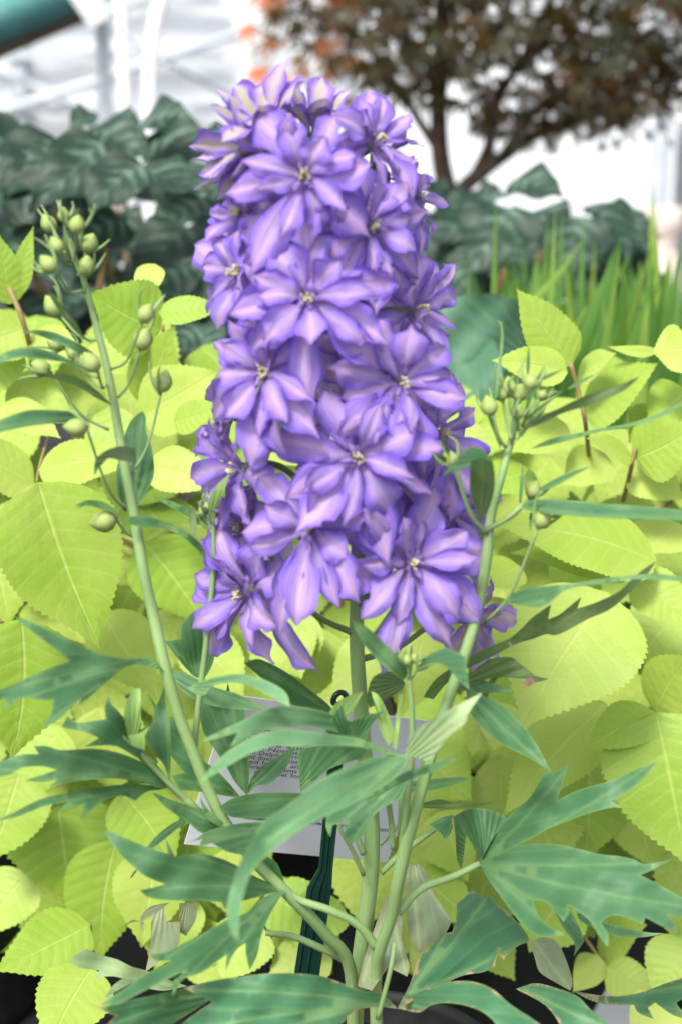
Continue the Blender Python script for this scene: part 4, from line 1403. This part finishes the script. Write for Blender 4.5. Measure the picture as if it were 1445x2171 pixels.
# pale young leaves around the small centre shoot
T([(858, 1602), (868, 1560), (908, 1530), (960, 1500), (1022, 1468), (990, 1515), (986, 1532), (950, 1562), (920, 1602), (915, 1618), (880, 1606)], (868, 1600), [(1018, 1470), (985, 1530)], .62, .57, DP, DL, bend=.012)
T([(745, 1314), (775, 1328), (812, 1362), (848, 1398), (866, 1432), (852, 1442), (812, 1412), (775, 1372), (755, 1340)], (860, 1436), [(748, 1316)], .637, .60, M['delph_lit'], DL)  # this one wears the lit copy of the leaf green
T([(876, 1425), (905, 1390), (945, 1372), (985, 1392), (994, 1462), (970, 1442), (942, 1412), (912, 1408)], (880, 1420), [(993, 1455)], .637, .60, D, DL)
T(z4([(128, 372), (160, 388), (202, 470), (228, 560), (202, 602), (168, 540), (150, 450)]), z4([(205, 600)])[0], z4([(130, 375)]), .645, .63, DN, DL)
T(z4([(245, 380), (265, 380), (250, 500), (235, 622), (222, 600), (235, 480)]), z4([(230, 615)])[0], z4([(255, 382)]), .645, .64, DN, DL)
T(z5([(740, 250), (800, 170), (870, 130), (940, 110), (900, 180), (850, 260), (790, 330)]), z5([(770, 310)])[0], z5([(930, 115)]), .67, .655, DN, DL)
# leaves behind the small left stem
T(z3([(700, 160), (770, 150), (775, 90), (810, 42), (872, 15), (900, 80), (916, 180), (902, 260), (872, 312), (830, 312), (780, 262)]), z3([(850, 310)])[0], z3([(870, 25), (705, 163)]), .715, .70, D, DL)
T(z3([(795, 357), (850, 330), (920, 310), (1000, 298), (1080, 308), (1160, 340), (1215, 380), (1232, 440), (1180, 412), (1110, 372), (1040, 342), (960, 337), (900, 352), (872, 388), (838, 388)]), z3([(835, 370)])[0], z3([(1228, 432)]), .66, .61, M['delph_lit'], DL, bend=.012)
T(z3([(730, 283), (800, 300), (900, 350), (1000, 380), (1110, 430), (1140, 452), (1000, 447), (900, 432), (820, 402), (760, 352)]), z3([(735, 290)])[0], z3([(1130, 448)]), .71, .70, D, DL)
T(z3([(1035, 252), (1090, 234), (1150, 254), (1230, 300), (1320, 368), (1395, 430), (1420, 470), (1320, 445), (1230, 425), (1180, 372), (1100, 308)]), z3([(1410, 465)])[0], z3([(1040, 254), (1100, 250)]), .715, .68, D, DL)
# lower left big leaf, two halves
Fb = z3([(1205, 1208)])[0]
T(z3([(1215, 1208), (1130, 1178), (1070, 1150), (1000, 1108), (930, 1078), (860, 1060), (800, 1063), (745, 1075), (722, 1030), (700, 982), (715, 1060), (660, 1042), (600, 1022), (530, 992), (470, 966), (435, 953), (470, 1010), (510, 1060), (560, 1110), (620, 1157), (702, 1190), (650, 1205), (595, 1215), (620, 1240), (680, 1256), (760, 1260), (850, 1260), (940, 1267), (955, 1295), (1020, 1266), (1100, 1242), (1180, 1222)]), Fb, z3([(440, 958), (600, 1216), (705, 990)]), .66, .60, D, DL, roll=-.015, bend=.01,
  petiole=[(Fb[0], Fb[1], .66), (640, 1910, .66), (700, 1930, .658), (760, 1962, .66), (798, 2010, .662)], prad=(8, 10))
T(z3([(1212, 1215), (1170, 1225), (1100, 1255), (1050, 1310), (960, 1340), (880, 1390), (780, 1440), (700, 1480), (638, 1490), (660, 1512), (725, 1518), (640, 1560), (560, 1612), (480, 1662), (428, 1702), (500, 1700), (600, 1650), (740, 1580), (792, 1558), (735, 1600), (733, 1665), (780, 1592), (860, 1562), (962, 1488), (958, 1555), (1000, 1472), (1042, 1440), (1045, 1490), (1060, 1555), (1092, 1490), (1112, 1400), (1150, 1312), (1192, 1242)]), Fb, z3([(440, 1695), (1060, 1545), (735, 1655), (960, 1545)]), .658, .60, D, DL, roll=-.01, bend=.012)
T(z3([(1215, 1205), (1175, 1100), (1130, 1078), (1090, 1100), (1110, 1142), (1165, 1190)]), Fb, z3([(1100, 1095)]), .66, .65, D, DL)
# the big right leaf
Gb = z4([(588, 1100)])[0]
T(z4([(585, 1095), (610, 1040), (650, 970), (700, 910), (750, 865), (800, 820), (838, 760), (862, 712), (900, 715), (930, 697), (967, 678), (945, 740), (925, 800), (918, 832), (980, 800), (1050, 775), (1130, 755), (1180, 735), (1250, 702), (1338, 668), (1290, 732), (1220, 792), (1148, 836), (1188, 860), (1130, 867), (1050, 887), (960, 922), (880, 952), (820, 987), (762, 1022),
      (830, 1016), (920, 1020), (1010, 1040), (1100, 1062), (1180, 1070), (1245, 1085), (1290, 1102), (1405, 1083), (1330, 1122), (1268, 1150), (1330, 1180), (1400, 1220), (1470, 1260), (1500, 1292), (1440, 1327), (1382, 1320), (1412, 1352), (1422, 1398), (1370, 1372), (1290, 1330), (1277, 1362), (1240, 1340), (1150, 1320), (1100, 1352), (1130, 1400), (1132, 1458), (1090, 1402), (1050, 1340), (1000, 1302), (960, 1275), (965, 1310), (942, 1348), (905, 1302), (860, 1262), (812, 1258), (830, 1310), (870, 1360), (955, 1403), (870, 1412), (820, 1402), (780, 1372), (720, 1302), (670, 1232), (620, 1162)]),
  Gb, z4([(1480, 1285), (1330, 672), (965, 684), (940, 1400), (1400, 1085), (1130, 1445)]), .67, .625, D, DL, roll=.0, bend=.018, step=8,
  petiole=[(Gb[0], Gb[1], .67), (960, 1858, .668), (890, 1885, .66), (842, 1935, .656)], prad=(7, 10))
T(z4([(592, 1095), (560, 1030), (530, 982), (520, 1060), (510, 1128), (490, 1080), (485, 1000), (475, 902), (540, 870), (620, 870), (692, 900), (706, 922), (650, 982), (612, 1050)]), Gb, z4([(512, 1115), (490, 900)]), .675, .70, D, DL)
T(z4([(372, 935), (430, 905), (475, 895), (470, 960), (440, 1000), (410, 965)]), z4([(470, 900)])[0], z4([(378, 935)]), .70, .69, DW, DL)
# worn leaves at the bottom
T(z4([(288, 1620), (310, 1560), (330, 1500), (380, 1450), (420, 1400), (470, 1392), (488, 1330), (490, 1270), (560, 1212), (600, 1240), (642, 1233), (650, 1262), (720, 1320), (780, 1390), (802, 1432), (750, 1450), (702, 1490), (690, 1512), (662, 1478), (650, 1540), (600, 1562), (540, 1570), (480, 1590), (400, 1640), (330, 1662), (290, 1692), (240, 1710)]), z4([(275, 1660)])[0], z4([(620, 1240), (790, 1425), (480, 1330)]), .65, .70, DW, DL, roll=-.02, bend=.01)
T(z4([(240, 1715), (300, 1660), (400, 1618), (480, 1600), (560, 1602), (640, 1632), (720, 1700), (800, 1752), (860, 1800), (880, 1860), (700, 1850), (640, 1762), (560, 1712), (450, 1692), (380, 1702), (330, 1732)]), z4([(270, 1690)])[0], z4([(860, 1830)]), .65, .58, DW, DL, bend=.015)
T(z4([(740, 1632), (820, 1608), (900, 1625), (1000, 1662), (1060, 1722), (1160, 1800), (1100, 1815), (950, 1800), (900, 1740), (850, 1690)]), z4([(770, 1630)])[0], z4([(1140, 1800)]), .66, .62, DW, DL, bend=.008)
T(z4([(980, 1640), (1100, 1660), (1200, 1660), (1290, 1640), (1370, 1610), (1460, 1578), (1480, 1655), (1420, 1690), (1460, 1760), (1400, 1740), (1330, 1690), (1300, 1712), (1325, 1760), (1260, 1735), (1240, 1700), (1150, 1700), (1060, 1682)]), z4([(990, 1655)])[0], z4([(1470, 1620), (1320, 1750)]), .70, .66, DW, DL)
T(z4([(800, 1440), (850, 1410), (910, 1430), (950, 1500), (980, 1600), (970, 1640), (900, 1600), (840, 1560), (820, 1500)]), z4([(820, 1430)])[0], z4([(972, 1630)]), .71, .70, WI, DL)
T(z4([(1000, 1300), (1100, 1340), (1200, 1372), (1300, 1392), (1368, 1396), (1290, 1412), (1180, 1410), (1080, 1380), (1010, 1340)]), z4([(1005, 1320)])[0], z4([(1362, 1396)]), .72, .70, D, DL)
T(z4([(880, 1260), (960, 1290), (1010, 1370), (1030, 1430), (985, 1495), (990, 1440), (940, 1370)]), z4([(890, 1270)])[0], z4([(988, 1488)]), .70, .69, D, DL)
T(z3([(440, 1800), (490, 1750), (370, 1694), (440, 1710), (560, 1680), (700, 1650), (850, 1620), (920, 1640), (880, 1690), (800, 1740), (700, 1800), (560, 1840)]), z3([(900, 1650)])[0], z3([(380, 1697), (450, 1800)]), .65, .58, DW, DL, bend=.012)
T(z3([(780, 1630), (900, 1600), (1030, 1580), (1150, 1568), (1290, 1570), (1400, 1590), (1500, 1630), (1620, 1660), (1690, 1720), (1600, 1710), (1500, 1730), (1440, 1790), (1300, 1860), (1000, 1880), (700, 1840), (800, 1760), (900, 1690)]), z3([(1660, 1700)])[0], z3([(800, 1640), (760, 1820), (1000, 1860)]), .65, .60, DW, DL, bend=.02, roll=.01)
T(z3([(295, 1520), (322, 1488), (370, 1464), (430, 1490), (500, 1510), (560, 1540), (620, 1556), (700, 1590), (795, 1622), (700, 1642), (620, 1630), (560, 1612), (500, 1642), (445, 1675), (480, 1620), (522, 1590), (470, 1580), (398, 1592), (422, 1555), (370, 1550), (330, 1540)]), z3([(780, 1622)])[0], z3([(300, 1518), (450, 1668)]), .67, .63, DP, DL)
# faded hanging leaves
T(z3([(640, 1292), (700, 1270), (706, 1350), (762, 1350), (762, 1440), (702, 1500), (618, 1562), (640, 1440)]), z3([(690, 1275)])[0], z3([(622, 1555)]), .71, .72, WI, DL)
T(z3([(762, 1270), (835, 1270), (832, 1340), (790, 1410), (762, 1390)]), z3([(800, 1272)])[0], z3([(790, 1405)]), .71, .72, WI, DL)
T(z3([(720, 1268), (640, 1285), (598, 1330), (600, 1395), (612, 1350), (560, 1340), (500, 1388), (560, 1352), (600, 1348), (680, 1300)]), z3([(710, 1272)])[0], z3([(502, 1386)]), .69, .67, WI, DL)
T(z4([(278, 1112), (330, 1100), (370, 1150), (390, 1220), (430, 1280), (472, 1340), (440, 1400), (380, 1442), (330, 1482), (290, 1400), (274, 1250)]), z4([(310, 1105)])[0], z4([(335, 1475), (465, 1342)]), .725, .72, WI, DL)
T(z4([(190, 1240), (250, 1230), (262, 1330), (255, 1420), (290, 1530), (280, 1580), (200, 1540), (130, 1640), (70, 1620), (100, 1500), (150, 1350)]), z4([(220, 1240)])[0], z4([(275, 1570), (90, 1610)]), .705, .69, WI, DL)
# right-hand stem leaves
Rm = z4([(260, 520)])[0]
T(zr([(-105, 1950), (-60, 1880), (0, 1830), (100, 1768), (200, 1720), (290, 1680), (350, 1630), (400, 1580), (482, 1523), (468, 1592), (520, 1570), (570, 1530), (622, 1488), (603, 1543), (700, 1510), (800, 1460), (860, 1400), (910, 1360), (968, 1322), (920, 1392), (860, 1452), (760, 1542), (650, 1592), (560, 1642), (500, 1666), (460, 1660), (400, 1682), (330, 1702), (250, 1742), (170, 1782), (60, 1840), (0, 1890), (-60, 1960)]), zr([(-80, 1940)])[0], zr([(960, 1328), (615, 1495), (478, 1530)]), .70, .67, DU, DL, roll=.02)
T(zr([(340, 1078), (380, 1045), (480, 1040), (600, 1048), (720, 1060), (850, 1068), (1000, 1080), (1130, 1092), (1130, 1142), (1000, 1132), (850, 1130), (700, 1125), (560, 1115), (440, 1102), (370, 1088)]), zr([(345, 1075)])[0], zr([(1120, 1120)]), .655, .61, D, DL, bend=.01, roll=-.03)
stem([zr([(180, 1180)])[0] + (.655, 13), zr([(260, 1140)])[0] + (.655, 11), zr([(350, 1072)])[0] + (.655, 10)], 'side_stalk', 'stem', 8, 0)
T(zr([(245, 1542), (290, 1480), (360, 1450), (450, 1440), (560, 1430), (700, 1408), (850, 1388), (950, 1383), (1110, 1395), (1110, 1418), (980, 1410), (860, 1407), (740, 1427), (620, 1440), (540, 1462), (480, 1512), (420, 1537), (340, 1527), (290, 1522)]), zr([(250, 1535)])[0], zr([(1100, 1406), (450, 1500)]), .655, .61, D, DL, bend=.008)
T(zr([(370, 715), (430, 660), (520, 620), (600, 580), (700, 540), (800, 510), (892, 473), (820, 537), (740, 572), (640, 612), (540, 642), (450, 687)]), zr([(375, 712)])[0], zr([(888, 476)]), .66, .64, DU, DL, roll=-.03)
T(zr([(385, 808), (480, 760), (600, 735), (720, 710), (840, 690), (960, 650), (1090, 585), (1090, 605), (980, 665), (860, 702), (740, 722), (620, 752), (500, 785)]), zr([(388, 805)])[0], zr([(1085, 595)]), .66, .63, D, DL, roll=-.03)
T(zr([(425, 990), (500, 945), (580, 910), (665, 888), (600, 925), (520, 970), (440, 1005)]), zr([(430, 997)])[0], zr([(660, 890)]), .66, .65, D, DL)
T(zr([(112, 862), (160, 850), (215, 868), (224, 960), (202, 1070), (150, 1150), (138, 1090), (108, 1000)]), zr([(150, 1148)])[0], zr([(165, 855)]), .655, .64, DU, DL)
T(zr([(-20, 930), (40, 862), (100, 803), (160, 805), (214, 866), (150, 872), (80, 900)]), zr([(200, 860)])[0], zr([(-15, 926)]), .64, .61, D, DL)
T(zr([(-10, 870), (-75, 815), (-45, 825), (10, 850), (20, 865)]), zr([(15, 862)])[0], zr([(-72, 817)]), .64, .62, D, DL)
T(zr([(5, 850), (-15, 790), (-35, 740), (10, 800), (22, 855)]), zr([(15, 852)])[0], zr([(-33, 744)]), .64, .62, D, DL)
T(zr([(218, 590), (212, 540), (225, 470), (240, 400), (250, 300), (248, 240), (232, 214), (255, 222), (264, 290), (256, 400), (245, 480), (236, 560)]), zr([(222, 588)])[0], zr([(236, 218)]), .66, .65, D, DL)
for (x0, y0, x1, y1) in [(250, 800, 145, 505), (300, 740, 335, 420), (360, 640, 455, 410), (380, 660, 545, 530), (375, 470, 380, 330), (430, 490, 540, 440), (390, 1100, 385, 1200), (470, 1120, 540, 1115), (340, 1060, 355, 850), (560, 530, 700, 455)]:
    p0, p1 = ZR(x0, y0), ZR(x1, y1)
    dx, dy = p1[0] - p0[0], p1[1] - p0[1]
    l = math.hypot(dx, dy); nx, ny = -dy / l * 4, dx / l * 4
    T([(p0[0] - nx * .5, p0[1] - ny * .5), (p0[0] + dx * .4 - nx, p0[1] + dy * .4 - ny), p1, (p0[0] + dx * .4 + nx, p0[1] + dy * .4 + ny), (p0[0] + nx * .5, p0[1] + ny * .5)], p0, [p1], .658, .645, D, rst, name='bract', step=5)
T([(985, 1453), (1010, 1468), (1062, 1494), (1112, 1544), (1142, 1588), (1168, 1638), (1120, 1607), (1070, 1582), (1025, 1547), (995, 1507)], (985, 1458), [(1165, 1632)], .68, .66, D, DL)
T(zr([(40, 1930), (100, 1860), (150, 1808), (220, 1768), (300, 1768), (330, 1790), (380, 1825), (400, 1850), (475, 1867), (410, 1882), (380, 1868), (300, 1862), (200, 1862), (130, 1900)]), zr([(60, 1915)])[0], zr([(470, 1868)]), .69, .68, DU, DL)
T(zr([(343, 1887), (380, 1862), (385, 1835), (398, 1840), (408, 1885), (380, 1902)]), zr([(390, 1840)])[0], zr([(348, 1888)]), .676, .668, M['brown'], DL, step=5)
T([(962, 1440), (1000, 1435), (1060, 1455), (1090, 1465), (1030, 1470), (975, 1462)], (965, 1450), [(1085, 1464)], .69, .68, D, DL)
# left-hand stem leaves
T(zl([(92, 660), (180, 650), (260, 665), (340, 700), (435, 757), (412, 784), (330, 740), (240, 700), (160, 670)]), zl([(425, 770)])[0], zl([(98, 660)]), .675, .65, D, DL, roll=-.02)
T(zl([(-40, 785), (60, 740), (140, 730), (220, 745), (300, 775), (395, 832), (300, 802), (200, 787), (100, 777), (-30, 812)]), zl([(390, 828)])[0], zl([(-35, 795)]), .675, .63, D, DL, bend=.01, roll=-.03)
T(zl([(195, 864), (300, 853), (380, 880), (450, 930), (525, 1003), (440, 962), (380, 922), (300, 887)]), zl([(520, 998)])[0], zl([(200, 865)]), .672, .65, DU, DL, roll=-.02)
T(zl([(-40, 1080), (60, 1040), (150, 1018), (260, 1020), (340, 1030), (425, 1067), (340, 1077), (240, 1082), (120, 1097), (-40, 1132)]), zl([(420, 1063)])[0], zl([(-35, 1105)]), .672, .63, D, DL, bend=.01, roll=-.03)
T(zl([(655, 1024), (673, 1050), (672, 1110), (697, 1180), (712, 1300), (690, 1372), (640, 1452), (600, 1475), (545, 1422), (535, 1310), (560, 1200), (580, 1120), (610, 1060)]), zl([(600, 1470)])[0], zl([(657, 1028), (705, 1295)]), .69, .68, D, DL)
T(zl([(434, 1322), (440, 1250), (490, 1205), (560, 1185), (622, 1195), (630, 1262), (560, 1252), (500, 1240), (460, 1282)]), zl([(620, 1230)])[0], zl([(436, 1315)]), .663, .63, DU, DL, bend=.008)
T(zl([(342, 1462), (400, 1435), (470, 1440), (530, 1475), (562, 1522), (520, 1492), (440, 1462)]), zl([(558, 1518)])[0], zl([(346, 1461)]), .665, .65, D, DL)
T(zl([(560, 1530), (605, 1508), (700, 1513), (780, 1545), (860, 1580), (930, 1640), (977, 1700), (965, 1732), (900, 1652), (820, 1592), (740, 1562), (640, 1557)]), zl([(970, 1718)])[0], zl([(565, 1531)]), .675, .64, D, DL, roll=-.02)
T(zl([(705, 1420), (780, 1435), (860, 1470), (930, 1530), (960, 1570), (900, 1530), (830, 1490)]), zl([(955, 1565)])[0], zl([(708, 1421)]), .675, .66, D, DL)
T(zl([(965, 1530), (960, 1450), (990, 1380), (1060, 1310), (1030, 1400), (1000, 1470), (985, 1540)]), zl([(975, 1535)])[0], zl([(1056, 1315)]), .672, .65, DN, DL)
T(zl([(875, 1470), (900, 1470), (908, 1560), (895, 1610), (878, 1570)]), zl([(890, 1475)])[0], zl([(893, 1605)]), .672, .665, DU, DL)
T(zl([(218, 470), (260, 500), (300, 560), (350, 610), (380, 670), (440, 720), (400, 700), (340, 650), (290, 580), (250, 530)]), zl([(435, 717)])[0], zl([(222, 473)]), .675, .66, DU, DL)

# ---------------- the double flowers
def petal_geo(L, Wd, curl, lift, seed, acum=.18, nu=16, nv=6, ruffle=1.0):
    r = np.random.default_rng(seed)
    pu = np.array([0, .12, .3, .48, .64, .78, .89, .95, 1.0])
    tp = r.uniform(.45, 1.15)
    pw = np.array([.15, .22, .52, .86, 1.0, .86, .50 * tp, .22 * tp, .0])
    pw[2:7] *= r.uniform(.9, 1.1, 5)
    us = np.linspace(0, 1, nu + 1)
    cm = catmull([np.array([a_, b_]) for a_, b_ in zip(pu, pw)], 5)
    ws = np.interp(us, cm[:, 0], np.maximum(cm[:, 1], 0)) * Wd / 2
    ph = r.uniform(0, 6.28, 10)
    V, UV, F = [], [], []
    x, z = 0.0, 0.0
    sw = r.normal(0, .10)
    cup = r.uniform(-.35, .55)
    wv = r.uniform(.05, .28)
    rf = r.uniform(.15, .50) * ruffle
    roll_ = r.normal(0, .25)
    # ragged margin: one or two bites near the tip
    bite = [(r.uniform(.7, .97), r.choice([-1, 1]), r.uniform(.10, .40), r.uniform(.02, .045)) for _ in range(4)]
    wr = r.uniform(.03, .09)
    for i, u in enumerate(us):
        if i:
            a2 = lift - curl * u ** 1.3 + wv * math.sin(u * 6 + ph[5])
            x += math.cos(a2) * L / nu
            z += math.sin(a2) * L / nu
        for j in range(-nv, nv + 1):
            v = j / nv
            e = abs(v)
            y = v * ws[i]
            for (bu, bs, bd, bw) in bite:
                if v * bs > 0:
                    y -= np.sign(v) * e ** 3 * bd * ws[i] * math.exp(-((u - bu) / bw) ** 2)
            y += np.sign(v) * e ** 3 * (.03 * Wd) * math.sin(u * 13 + ph[7 if v > 0 else 8]) * min(1, (1 - u) * 4)
            y += sw * L * u * u
            zz = z + cup * ws[i] * e ** 2 + rf * ws[i] * e ** 1.6 * math.sin(u * 9 + ph[0 if v > 0 else 1]) + .05 * Wd * ruffle * e ** 2 * math.sin(u * 19 + ph[2 if v > 0 else 3])
            zz += wr * ws[i] * math.sin(v * 8 + ph[6] + u * 2) * min(1, 2 * u) + .10 * ws[i] * (1 - math.exp(-(v / .22) ** 2)) + roll_ * v * ws[i] * u
            V.append((x, y, zz))
            UV.append((u, v))
    k = 2 * nv + 1
    for i in range(nu):
        for j in range(2 * nv):
            F.append((i * k + j, (i + 1) * k + j, (i + 1) * k + j + 1, i * k + j + 1))
    return np.array(V), F, np.array(UV)


STEMP = [(757, 1150), (752, 900), (735, 650), (700, 420), (640, 270)]


def stem_at(py):
    ys = [270, 420, 650, 900, 1150, 1400]; xs = [640, 700, 735, 752, 757, 755]
    return U(float(np.interp(py, ys, xs)), py, .70)


def flower(px, py, Y, Rpx, az, el, n_out=8, n_in=7, sep=True, seed=0, spread=1.0, mat='petal', closed=0.0, ped_to=None):
    r = np.random.default_rng(seed + 300)
    c = np.array(U(px, py, Y))
    Rm = Rpx * mpp(c)
    azr, elr = R(az), R(el)
    N = np.array([math.sin(azr) * math.cos(elr), -math.cos(azr) * math.cos(elr), math.sin(elr)])
    up = np.array([0, 0, 1.0]); upp = up - N * up.dot(N); upp /= np.linalg.norm(upp)
    rt = np.cross(upp, N)
    # centre: stamens, little cream petals, pedicel
    mb = MB()
    k_st = 16
    for k in range(k_st):
        th = r.uniform(0, 6.28); q = r.uniform(.1, 1)
        d = rt * math.cos(th) + upp * math.sin(th)
        p0 = c + d * q * .0014
        p1 = c + N * Rm * r.uniform(.10, .20) + d * q * Rm * .09
        v, f, u = tube([p0, (p0 + p1) / 2 + d * .0006, p1, p1 + N * .0007], [.0003, .00028, .00055, .00035], 5, 2)
        mb.add(v, f, u, 0)
    for k in range(7):
        th = r.uniform(0, 6.28)
        d = rt * math.cos(th) + upp * math.sin(th)
        v, f, u = petal_geo(Rm * r.uniform(.16, .28), Rm * .09, r.uniform(0, 1.2), 1.0, int(r.integers(1e6)), nu=5, nv=1)
        A = np.stack([d, np.cross(N, d), N], 1)
        mb.add(v @ A.T + c, f, u, 2)
    at = stem_at(py + 90) if ped_to is None else U(*ped_to)
    q0 = c - N * .004
    bk = c - N * .022
    v, f, u = tube([q0, bk, (bk + np.array(at)) / 2 + np.array([0, 0, -.004]), np.array(at)], [.0028, .0016, .0014, .0018], 7, 5)
    mb.add(v, f, u, 1)
    fo = mb.build('flower', [M['stamen'], M['stem_dark'], M['petal']], DL, origin=tuple(c))
    joined = MB()

    def put(th, L, Wd, lift, curl, back):
        d = rt * math.cos(th) + upp * math.sin(th)
        sdv = np.cross(N, d)
        V, F, UV = petal_geo(L, Wd, curl, lift, int(r.integers(1e6)))
        A = np.stack([d, sdv, N], 1)
        tw = r.normal(0, .22)
        cw, sw = math.cos(tw), math.sin(tw)
        V = np.stack([V[:, 0], V[:, 1] * cw - V[:, 2] * sw * .6, V[:, 1] * sw + V[:, 2]], 1)
        W = V @ A.T + c + d * .0015 - N * back
        # petals hang a little under their own weight
        ln = np.linalg.norm(W - c, axis=1)
        W[:, 2] -= .10 * ln * ln / (Rm + 1e-9)
        if sep:
            mesh_obj('petal', W, F, M[mat], fo, UV, origin=tuple(c))
        else:
            joined.add(W, F, UV)

    ph0 = r.uniform(0, 6.28)
    for k in range(n_out):
        th = ph0 + 2 * math.pi * (k + r.uniform(-.32, .32)) / n_out
        put(th, Rm * r.uniform(.82, 1.22), Rm * r.uniform(.38, .54), .38 + closed + r.normal(0, .17), r.uniform(.35, 1.0) * spread * (1 - closed * .6), .004)
    ph0 += .3
    for k in range(n_in):
        th = ph0 + 2 * math.pi * (k + r.uniform(-.25, .25)) / max(1, n_in)
        put(th, Rm * r.uniform(.58, .9), Rm * r.uniform(.26, .42), .68 + closed * .6 + r.normal(0, .22), r.uniform(.4, 1.3) * spread * (1 - closed * .6), .001)
    if not sep:
        tag(joined.build('corolla', M[mat], fo, origin=tuple(c)), kind='stuff')
    return fo


FL = [  # px, py, Y, R, azimuth, elevation
    (645, 375, .655, 178, -2, 12), (652, 632, .648, 178, 0, 14), (562, 790, .652, 168, -22, 14), (848, 812, .655, 165, 22, 14), (757, 972, .645, 185, 2, 18), (655, 1122, .645, 182, -8, 18), (872, 1192, .65, 185, 18, 16),
    (520, 1255, .67, 178, -42, 2), (512, 575, .675, 168, -46, 8), (782, 482, .665, 155, 35, 10), (880, 660, .685, 160, 54, 8), (795, 300, .69, 140, 45, 30), (505, 990, .69, 150, -58, 6), (925, 920, .68, 168, 52, 8),
    (945, 1090, .69, 160, 50, 6), (515, 450, .685, 140, -52, 14), (700, 520, .685, 130, 10, 5), (520, 1120, .70, 140, -60, 5)]
for i, a_ in enumerate(FL):
    flower(*a_, n_out=8, n_in=8, seed=i * 7 + 1)
# looser ones behind, petals joined
for i, a_ in enumerate([(1000, 1310, .74, 130, 120, -5), (830, 1010, .70, 150, 20, 5), (640, 700, .72, 140, -40, 5), (860, 560, .72, 140, 80, 5), (480, 880, .73, 130, -95, 5), (800, 720, .76, 150, 160, 5),
                        (900, 1000, .75, 140, 120, 5), (700, 420, .75, 140, 180, 10), (570, 1180, .75, 140, -130, 5), (880, 420, .71, 110, 75, 15), (720, 850, .76, 150, 180, 5), (840, 1130, .76, 150, 160, 5), (590, 500, .74, 130, -130, 8), (880, 780, .73, 130, 110, 5), (760, 620, .72, 130, 30, 5), (980, 1180, .71, 120, 75, 0)]):
    flower(*a_, n_out=8, n_in=6, sep=False, seed=i * 5 + 400)
# half-open flowers at the top
flower(560, 265, .685, 150, -22, 60, 6, 4, sep=False, seed=800, mat='budpetal', closed=.72)
flower(540, 322, .68, 140, -70, 14, 6, 4, sep=False, seed=802, mat='budpetal', closed=.75)
flower(662, 265, .70, 125, 12, 72, 6, 4, sep=False, seed=804, mat='budpetal', closed=.7)
flower(800, 300, .71, 90, 30, 70, 5, 3, sep=False, seed=806, mat='budpetal', closed=.7)
flower(845, 375, .70, 70, 85, 5, 5, 3, sep=False, seed=808, mat='budpetal', closed=.7)
flower(515, 345, .69, 105, -75, -35, 4, 0, sep=False, seed=810, mat='budpetal', closed=.8)
flower(790, 1112, .655, 55, 5, 20, 6, 5, sep=False, seed=812, closed=.6)
